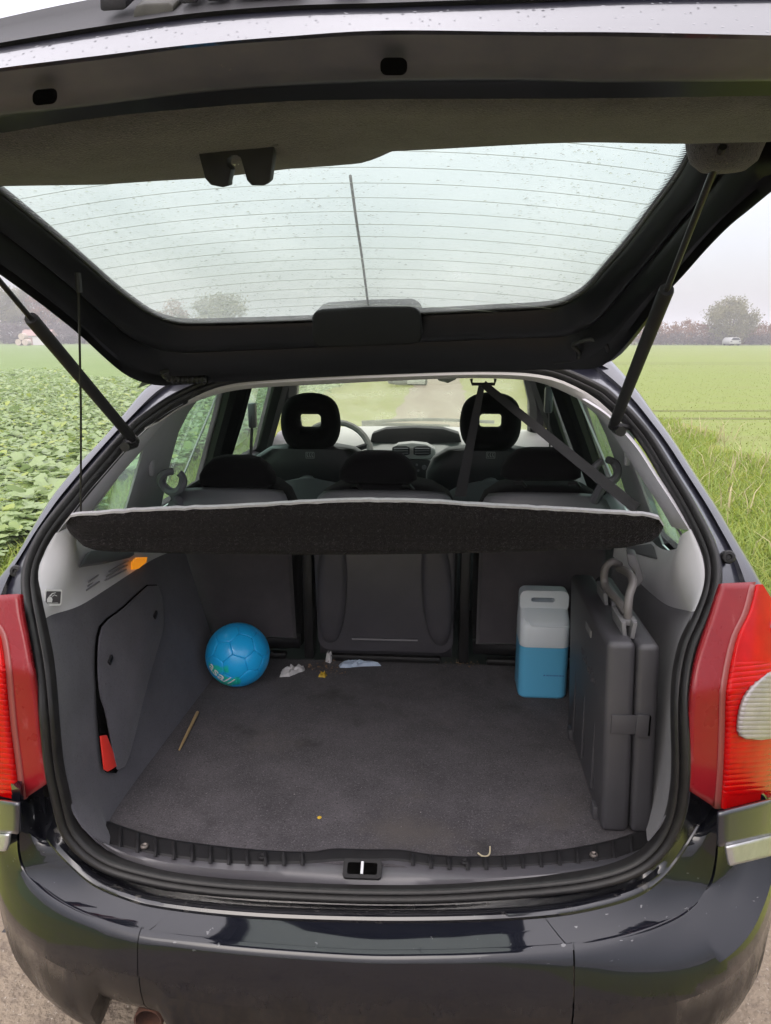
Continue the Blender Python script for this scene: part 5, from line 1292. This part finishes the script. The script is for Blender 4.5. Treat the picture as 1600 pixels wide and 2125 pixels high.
# football
def make_ball():
    r = .0905; c = onZ(495, 1437, FZ); cc = Vector((c.x, c.y + .062, FZ + r)); cc = onY(494, 1371, c.y + .055); cc.z = FZ + r
    bm = bmesh.new(); bmesh.ops.create_icosphere(bm, subdivisions=1, radius=1)
    tv = [v.co.copy() for v in bm.verts]; tf = [[v.index for v in f.verts] for f in bm.faces]
    bm.free(); bm = bmesh.new(); phi = (1 + 5 ** .5) / 2
    iv = [Vector(v).normalized() for v in ((-1, phi, 0), (1, phi, 0), (-1, -phi, 0), (1, -phi, 0), (0, -1, phi), (0, 1, phi), (0, -1, -phi), (0, 1, -phi), (phi, 0, -1), (phi, 0, 1), (-phi, 0, -1), (-phi, 0, 1))]
    for v in iv: bm.verts.new(v)
    bmesh.ops.convex_hull(bm, input=bm.verts[:]); bm.verts.ensure_lookup_table()
    fs = [[v.index for v in f.verts] for f in bm.faces]; bm.free()
    rot = Matrix.Rotation(rad(18), 3, 'Y') @ Matrix.Rotation(rad(-24), 3, 'X') @ Matrix.Rotation(rad(10), 3, 'Z')
    panels = []
    for i, v in enumerate(iv):                       # pentagons
        nb = [j for f in fs if i in f for j in f if j != i]; nb = sorted(set(nb)); t = v.orthogonal().normalized(); b = v.cross(t)
        nb.sort(key=lambda j: math.atan2(iv[j].dot(b), iv[j].dot(t))); panels.append([(iv[i] * 2 + iv[j]) / 3 for j in nb])
    for f in fs:                                     # hexagons
        P = []
        a, b, d = f; nrm = (iv[a] + iv[b] + iv[d])
        if (iv[b] - iv[a]).cross(iv[d] - iv[a]).dot(nrm) < 0: b, d = d, b
        for x, y in ((a, b), (b, d), (d, a)): P += [(iv[x] * 2 + iv[y]) / 3, (iv[x] + 2 * iv[y]) / 3]
        panels.append(P)
    ball = obj('football', [cc + rot @ (v * r * .975) for v in tv], tf, 'ball_seam', None, origin=cc - Vector((0, 0, r)))
    # core sphere
    bpy.data.objects.remove(ball); m = MB(); rowz = [[cc + r * .968 * Vector((math.sin(p * math.pi / 20) * math.cos(t * .2094), math.sin(p * math.pi / 20) * math.sin(t * .2094), math.cos(p * math.pi / 20))) for t in range(30)] for p in range(1, 20)]
    m.loft(rowz, close_v=True, cap0=True, cap1=True); ball = m.build('football', 'ball_seam', None, origin=cc - Vector((0, 0, r)))
    for P in panels:
        ctr = sum(P, Vector()) / len(P); m = MB(); k = len(P); rings = []
        for f, h in ((0.0, 1.004), (.35, 1.004), (.65, 1.004), (.90, 1.003), (.97, .999), (.99, .992), (.99, .965)):
            rg = []
            for i in range(k):
                for t in (0, .5):
                    e = P[i].lerp(P[(i + 1) % k], t); q = ctr.lerp(e, max(f, .001)).normalized(); rg.append(cc + rot @ (q * r * h * (1 - .000)))
            rings.append(rg)
        m.loft(rings, close_v=True, cap0=True); m.build('ball_panel', 'ball_blue', ball, ang=60)
    return ball, cc, r
mat('ball_seam', (.010, .38, .80), .6)
mat('ball_blue', (.010, .43, .90), .36, coat=.25, bump=.12, bscale=700, bumpdist=.0004)
ball, BC, BR_ = make_ball()
tag(ball, 'blue football with green patches and white lettering at the back of the load bay', 'ball')
# green print: confined to the lower left side of the ball
def green(t):
    tcn = t.nodes.new('ShaderNodeNewGeometry'); n = t.nodes.new('ShaderNodeTexNoise'); n.inputs['Scale'].default_value = 26; n.inputs['Detail'].default_value = 2
    t.links.new(tcn.outputs['Position'], n.inputs[0])
    vm = t.nodes.new('ShaderNodeVectorMath'); vm.operation = 'DISTANCE'; vm.inputs[1].default_value = tuple(BC + Vector((-.030, -.075, -.042))); t.links.new(tcn.outputs['Position'], vm.inputs[0])
    r = t.nodes.new('ShaderNodeMapRange'); r.inputs['From Min'].default_value = .085; r.inputs['From Max'].default_value = .02; r.inputs['To Min'].default_value = -.25; r.inputs['To Max'].default_value = .22; t.links.new(vm.outputs['Value'], r.inputs[0])
    ad = t.nodes.new('ShaderNodeMath'); ad.operation = 'ADD'; t.links.new(n.outputs[0], ad.inputs[0]); t.links.new(r.outputs[0], ad.inputs[1])
    q = t.nodes.new('ShaderNodeMapRange'); q.inputs['From Min'].default_value = .53; q.inputs['From Max'].default_value = .62; t.links.new(ad.outputs[0], q.inputs[0]); return q.outputs[0]
addmix('ball_blue', (.010, .55, .46), green)
# lettering wrapped on the ball
def letter_on_ball(txt, cx, cy, size, ang, m, name, bold=0):
    cu = bpy.data.curves.new(name, 'FONT'); cu.body = txt; cu.size = 1; cu.align_x = 'CENTER'; cu.align_y = 'CENTER'; cu.offset = bold; cu.resolution_u = 3
    o = bpy.data.objects.new(name, cu); col.objects.link(o); dg = bpy.context.evaluated_depsgraph_get(); me = bpy.data.meshes.new_from_object(o.evaluated_get(dg)); bpy.data.objects.remove(o)
    bm = bmesh.new(); bm.from_mesh(me); bmesh.ops.triangulate(bm, faces=bm.faces); bmesh.ops.subdivide_edges(bm, edges=[e for e in bm.edges if e.calc_length() > .12], cuts=2, use_grid_fill=False)
    d0 = (hitball(cx, cy) - BC).normalized(); u = (hitball(cx + 12 * math.cos(ang), cy + 12 * math.sin(ang)) - hitball(cx, cy)); u = (u - d0 * u.dot(d0)).normalized(); v = d0.cross(u) * -1
    v = d0.cross(u)
    vs = []
    for q in bm.verts:
        p = d0 * BR_ + u * q.co.x * size + v * q.co.y * size; vs.append(BC + p.normalized() * BR_ * 1.0075)
    bm.verts.index_update(); fs = [tuple(k.index for k in f.verts) for f in bm.faces]; bm.free()
    return obj(name, vs, fs, m, ball, smooth=False)
def hitball(x, y):
    d = ray(x, y).normalized(); oc = CAM - BC; b = d.dot(oc); c = oc.dot(oc) - BR_ ** 2; k = b * b - c; return CAM + d * (-b - math.sqrt(max(0, k)))
mat('print_white', (.85, .86, .88), .5); mat('print_navy', (.04, .10, .30), .5)
letter_on_ball('asa//', 456, 1402, .050, rad(35), 'print_white', 'lettering', .012)
letter_on_ball('|| ||||| ||||| ||||', 447, 1415, .0085, rad(33), 'print_navy', 'lettering')

# canister of blue screen-wash
mat('liquid', (.10, .38, .60), .30)
m_ = bpy.data.materials.new('milky'); m_.use_nodes = True; t = m_.node_tree; p = t.nodes['Principled BSDF']; p.inputs['Base Color'].default_value = (.88, .93, .97, 1); p.inputs['Roughness'].default_value = .3
tl = t.nodes.new('ShaderNodeBsdfTranslucent'); tl.inputs[0].default_value = (.85, .92, .97, 1); tp = t.nodes.new('ShaderNodeBsdfTransparent'); tp.inputs[0].default_value = (.9, .94, .97, 1)
m1 = t.nodes.new('ShaderNodeMixShader'); m1.inputs[0].default_value = .2; t.links.new(p.outputs[0], m1.inputs[1]); t.links.new(tl.outputs[0], m1.inputs[2])
m2 = t.nodes.new('ShaderNodeMixShader'); m2.inputs[0].default_value = .10; t.links.new(m1.outputs[0], m2.inputs[1]); t.links.new(tp.outputs[0], m2.inputs[2]); t.links.new(m2.outputs[0], t.nodes['Material Output'].inputs[0]); M['milky'] = m_
cx0, cyf, cw, cd = .450, 1.985, .134, .125
def csec(z, kw, kd, off=0): return [Vector((cx0 + (u * kw), cyf + cd / 2 + v * kd + off, z)) for u, v in rrect(cw, cd, .022, 4)]
can = MB().loft([csec(.772, .99, .99), csec(.773, 1.0, 1.0), csec(.825, 1, 1), csec(.845, .985, .90, .004), csec(.868, .97, .50, .022)], close_v=True).build('canister', 'milky', None, origin=(cx0, cyf + cd / 2, .62))
tag(can, 'translucent white canister half full of blue liquid beside the grey case', 'canister')
hp_ = lambda u, v, k: Vector((cx0 + u, cyf + .052 + k, .888 + v))
MB().holed([(a, b) for a, b in rrect(cw * .985, .058, .017, 4)], [[(a - .004, b + .003) for a, b in rrect(.064, .013, .0062, 5)]], hp_, .045).build('handle', 'milky', can, ang=50)
MB().loft([csec(.621, .90, .90), csec(.624, .96, .96), csec(.632, 1, 1), csec(.7715, 1.0, 1.0)], close_v=True, cap0=True, cap1=True).build('filled_body', 'liquid', can)
m = MB()
for v in (.836, .829): m.tube([Vector((cx0 - .055, cyf + .006, v + .016)), Vector((cx0 - .035, cyf - .001, v - .002)), Vector((cx0 + .06, cyf - .001, v - .001))], .0022, 5) if v > .83 else None
m.build('moulded_edge', 'milky', can)
m = MB(); R = random.Random(2)
x = cx0 + .0
while x < cx0 + .055:
    w_ = R.uniform(.0015, .004); m.add([Vector((x, cyf - .0008, .690)), Vector((x + w_, cyf - .0008, .690)), Vector((x + w_, cyf - .0008, .694)), Vector((x, cyf - .0008, .694))], [(0, 1, 2, 3)]); x += w_ + R.uniform(.001, .0035)
m.build('print_marks', 'print_navy', can, smooth=False, fix=False)

# grey folding case
def rbox(x0, x1, y0, y1, z0, z1, bev, name, mt, parent=None, lean=0, **kw):
    m = MB(); m.box(((x0 + x1) / 2, (y0 + y1) / 2, (z0 + z1) / 2), (x1 - x0, y1 - y0, z1 - z0), bev=0)
    bm = bmesh.new(); vs = [bm.verts.new(v) for v in m.v]; [bm.faces.new([vs[i] for i in f]) for f in m.f]
    bmesh.ops.recalc_face_normals(bm, faces=bm.faces); bmesh.ops.bevel(bm, geom=bm.edges[:], offset=bev, segments=4, profile=.5, affect='EDGES')
    for v in bm.verts: v.co.x += lean * (v.co.z - .62)
    m2 = MB(); m2.bm(bm); return m2.build(name, mt, parent, **kw)
LN_ = -.035
XA, XB, XC = .497, .5535, .598
case = rbox(XA, XB - .0012, 1.402, 1.84, FZ + .001, 1.030, .013, 'plastic_case', 'case_grey', None, LN_, origin=(.54, 1.6, FZ), ang=60)
tag(case, 'grey plastic folding case standing on edge against the right wall', 'case')
rbox(XB + .0012, XC, 1.402, 1.84, FZ + .001, 1.026, .012, 'case_half', 'case_grey', case, LN_, ang=60)
def cp_(x, y, z): return Vector((x + LN_ * (z - .62), y, z))
# closure strap at the front edge
for (x0, x1, z0, z1, d) in ((XA + .012, XB + .004, .842, .882, .004), (XB + .002, XB + .026, .838, .886, .008)):
    m = MB(); m.box(cp_((x0 + x1) / 2, 1.402 - d / 2, (z0 + z1) / 2), (x1 - x0, d, z1 - z0), bev=.0018); m.build('latch', 'case_grey', case)
MB().box(cp_(XB + .0275, 1.3985, .862), (.004, .006, .040)).build('latch_gap_shade', 'shade_black', case)  # black bar painted as the shade beside the latch
# pale tabs standing in the joint on top
for (y0, y1) in ((1.44, 1.535), (1.615, 1.70)):
    for (x, t_) in ((XB - .016, -8), (XB + .002, 6)):
        m = MB(); m.box(cp_(x, (y0 + y1) / 2, 1.040), (.0085, y1 - y0, .034), R=Matrix.Rotation(rad(t_), 3, 'Y'), bev=.002); m.build('hinge_tab', 'case_tab', case)
MB().box(cp_(XA - .0005, 1.585, .985), (.004, .060, .016), bev=.0012).build('label_window', 'case_tab', case)
# moulded lettering on the broad side: worn strokes
m = MB(); R = random.Random(9); y = 1.54
for k in range(9):
    y0 = 1.50 + k * .020
    for q in range(3):
        a = cp_(XA - .0002, y0 + R.uniform(0, .012), .900 + R.uniform(-.012, .014)); b = cp_(XA - .0002, a.y + R.uniform(-.006, .008), a.z + R.uniform(-.012, .012)); m.tube([a, b], .0009, 4)
m.build('moulded_marks', 'case_grey', case)
m = MB()
for yy in (1.50, 1.62, 1.74): m.box(cp_(XA + .002, yy, .80), (.006, .006, .28), bev=.002)
m.build('case_ribs', 'case_grey', case)
for yy in (1.46, 1.78): MB().box(cp_(XA + .006, yy, .634), (.03, .03, .03), bev=.004).build('foot', 'case_grey', case)
# pale bent tubes folded against the right wall
h1 = catmull([onY(*q) for q in ((1300, 1276, 1.50), (1285, 1250, 1.54), (1262, 1224, 1.60), (1254, 1205, 1.62), (1256, 1180, 1.62), (1270, 1166, 1.62), (1285, 1172, 1.64))], 6)
h2 = catmull([onY(*q) for q in ((1303, 1283, 1.47), (1303, 1262, 1.47), (1306, 1235, 1.48), (1313, 1212, 1.50), (1309, 1195, 1.53), (1296, 1184, 1.58), (1285, 1180, 1.63))], 6)
hd = MB().tube(h1, .0085, 10).build('carry_handle', 'tube_beige', case)
MB().tube(h2, .0085, 10).build('carry_handle', 'tube_beige', case)
MB().box(onY(1303, 1288, 1.472), (.03, .03, .012), bev=.003).build('handle_socket', 'case_tab', case)
# folded wheel brace bracket on the right shoulder
MB().prism([onY(*q, 1.62) for q in ((1300, 1150), (1318, 1152), (1328, 1178), (1336, 1205), (1326, 1218), (1312, 1222), (1318, 1190), (1304, 1172))], Vector((.01, .05, 0)), .004).build('trim_bracket', 'case_tab', car)

# stick, scraps and crumbs on the carpet
a, b = onZ(410, 1478, FZ + .005), onZ(372, 1556, FZ + .005)
st = MB().tube([a, a.lerp(b, .03), a.lerp(b, .8), b], [.004, .0045, .0035, .0022], 8).build('wooden_stick', 'wood', origin=a.lerp(b, .5) - Vector((0, 0, .005)))
tag(st, 'thin pale wooden stick lying by the left wall of the load bay', 'stick')
def crumple(name, pts, mt, label, cat, h=.012, seed=1, n=9):
    R = random.Random(seed); P = [onZ(*q, FZ) for q in pts]; c = sum(P, Vector()) / len(P); m = MB()
    O = resample(P, n * 2, True); rings = []
    for f, hh in ((1.0, .001), (.8, .8), (.5, 1.0), (.2, .8)):
        rings.append([c.lerp(o, f) + Vector((R.uniform(-.003, .003), R.uniform(-.003, .003), h * hh * R.uniform(.2, 1.1) + .001)) for o in O])
    m.loft(rings, close_v=True, cap1=True); o = m.build(name, mt, origin=c, smooth=False); tag(o, label, cat); return o
crumple('paper_scrap', [(581, 1407), (583, 1396), (600, 1389), (630, 1385), (636, 1390), (620, 1398), (600, 1405)], 'paper', 'crumpled white paper scrap right of the blue football', 'paper', .02, 1)
crumple('tissue', [(703, 1387), (706, 1376), (718, 1371), (745, 1376), (790, 1379), (794, 1383), (760, 1384), (735, 1386)], 'paper_blue', 'pale blue white crumpled tissue before the middle rear seat', 'tissue', .014, 2)
crumple('paper_scrap', [(676, 1374), (678, 1366), (686, 1364), (690, 1374), (684, 1378)], 'paper', 'tiny white folded scrap between the left and middle seats', 'paper', .03, 3, 6)
crumple('sweet', [(662, 1405), (665, 1398), (673, 1397), (678, 1402), (674, 1407)], 'yellow', 'small yellow sweet on the carpet below the seats', 'sweet', .012, 4, 5)
crumple('seed', [(659, 1700), (661, 1695), (666, 1696), (665, 1701)], 'yellow', 'tiny orange crumb in the middle of the load floor', 'crumb', .002, 5, 4)
hs = MB().tube(catmull([onZ(*q, FZ + .004) for q in ((992, 1770), (1000, 1776), (1010, 1777), (1016, 1771), (1017, 1757))], 5), .0016, 6).build('bent_straw', 'straw', origin=onZ(1005, 1772, FZ))
tag(hs, 'bent pale straw stalk lying at the sill plate', 'straw')
m = MB(); R = random.Random(21)
def crumb(q, s):
    p = onZ(q[0], q[1], FZ + .002); v = [p + Vector((R.uniform(-1, 1), R.uniform(-1, 1), R.uniform(0, 1))) * s for _ in range(4)]; m.add(v, [(0, 1, 2), (0, 2, 3), (0, 3, 1), (1, 3, 2)])
for _ in range(70): crumb((R.gauss(670, 22), R.gauss(1388, 7)), R.uniform(.002, .007))
for _ in range(45): crumb((R.gauss(965, 22), R.gauss(1378, 4)), R.uniform(.002, .006))
tag(m.build('floor_litter', 'litter', fix=False, smooth=False), 'brown crumbs and leaf litter along the foot of the rear seats', 'litter', kind='stuff')
m = MB()
for _ in range(420): crumb((R.uniform(330, 1240), R.uniform(1400, 1760)), R.uniform(.0003, .0010) if R.random() < .93 else R.uniform(.001, .002))
mat('lint', (.30, .28, .27), .9)
tag(m.build('floor_lint', 'lint', fix=False, smooth=False), 'pale lint specks scattered over the load floor carpet', 'lint', kind='stuff')

# far white car at the hedge
b = onZ(1521, 717, 0) + Vector((0, -1.0, 0)); wc = empty('white_car', b); tag(wc, 'white car parked far away at the foot of the round tree', 'car')
mat('white_paint', (.34, .34, .34), .5); mat('dark_glass', (.03, .035, .04), .1)
prof_c = [(-.85, .25), (-.87, .5), (-.82, .8), (-.5, 1.25), (.5, 1.25), (.82, .8), (.87, .5), (.85, .25)]
MB().prism([b + Vector((x, 0, z)) for x, z in prof_c], Vector((0, 3.6, 0)), .06).build('body', 'white_paint', wc)
MB().prism([b + Vector((x, -.02, z)) for x, z in ((-.68, .84), (-.44, 1.18), (.44, 1.18), (.68, .84))], Vector((0, .03, 0))).build('windscreen', 'dark_glass', wc, smooth=False)
for x in (-.65, .65):
    MB().box(b + Vector((x, -.02, .62)), (.28, .05, .14), bev=.02).build('headlight', 'dark_glass', wc)
    for y in (.6, 3.0): MB().tube([b + Vector((x - .12, y, .3)), b + Vector((x + .12, y, .3))], .3, 14).build('wheel', 'tyre', wc)

# ------------------------------------------------------------------ mist
hz_ = MB().box((0, 300, 5.5), (1240, 1240, 16)).build('haze', None, smooth=False); tag(hz_, kind='stuff')
hm = bpy.data.materials.new('mist'); hm.use_nodes = True; t = hm.node_tree; t.nodes.clear(); o = t.nodes.new('ShaderNodeOutputMaterial'); pv = t.nodes.new('ShaderNodeVolumePrincipled')
pv.inputs['Color'].default_value = (.93, .93, .95, 1); pv.inputs['Density'].default_value = .0024; pv.inputs['Anisotropy'].default_value = .2; t.links.new(pv.outputs[0], o.inputs['Volume']); hz_.data.materials.append(hm)
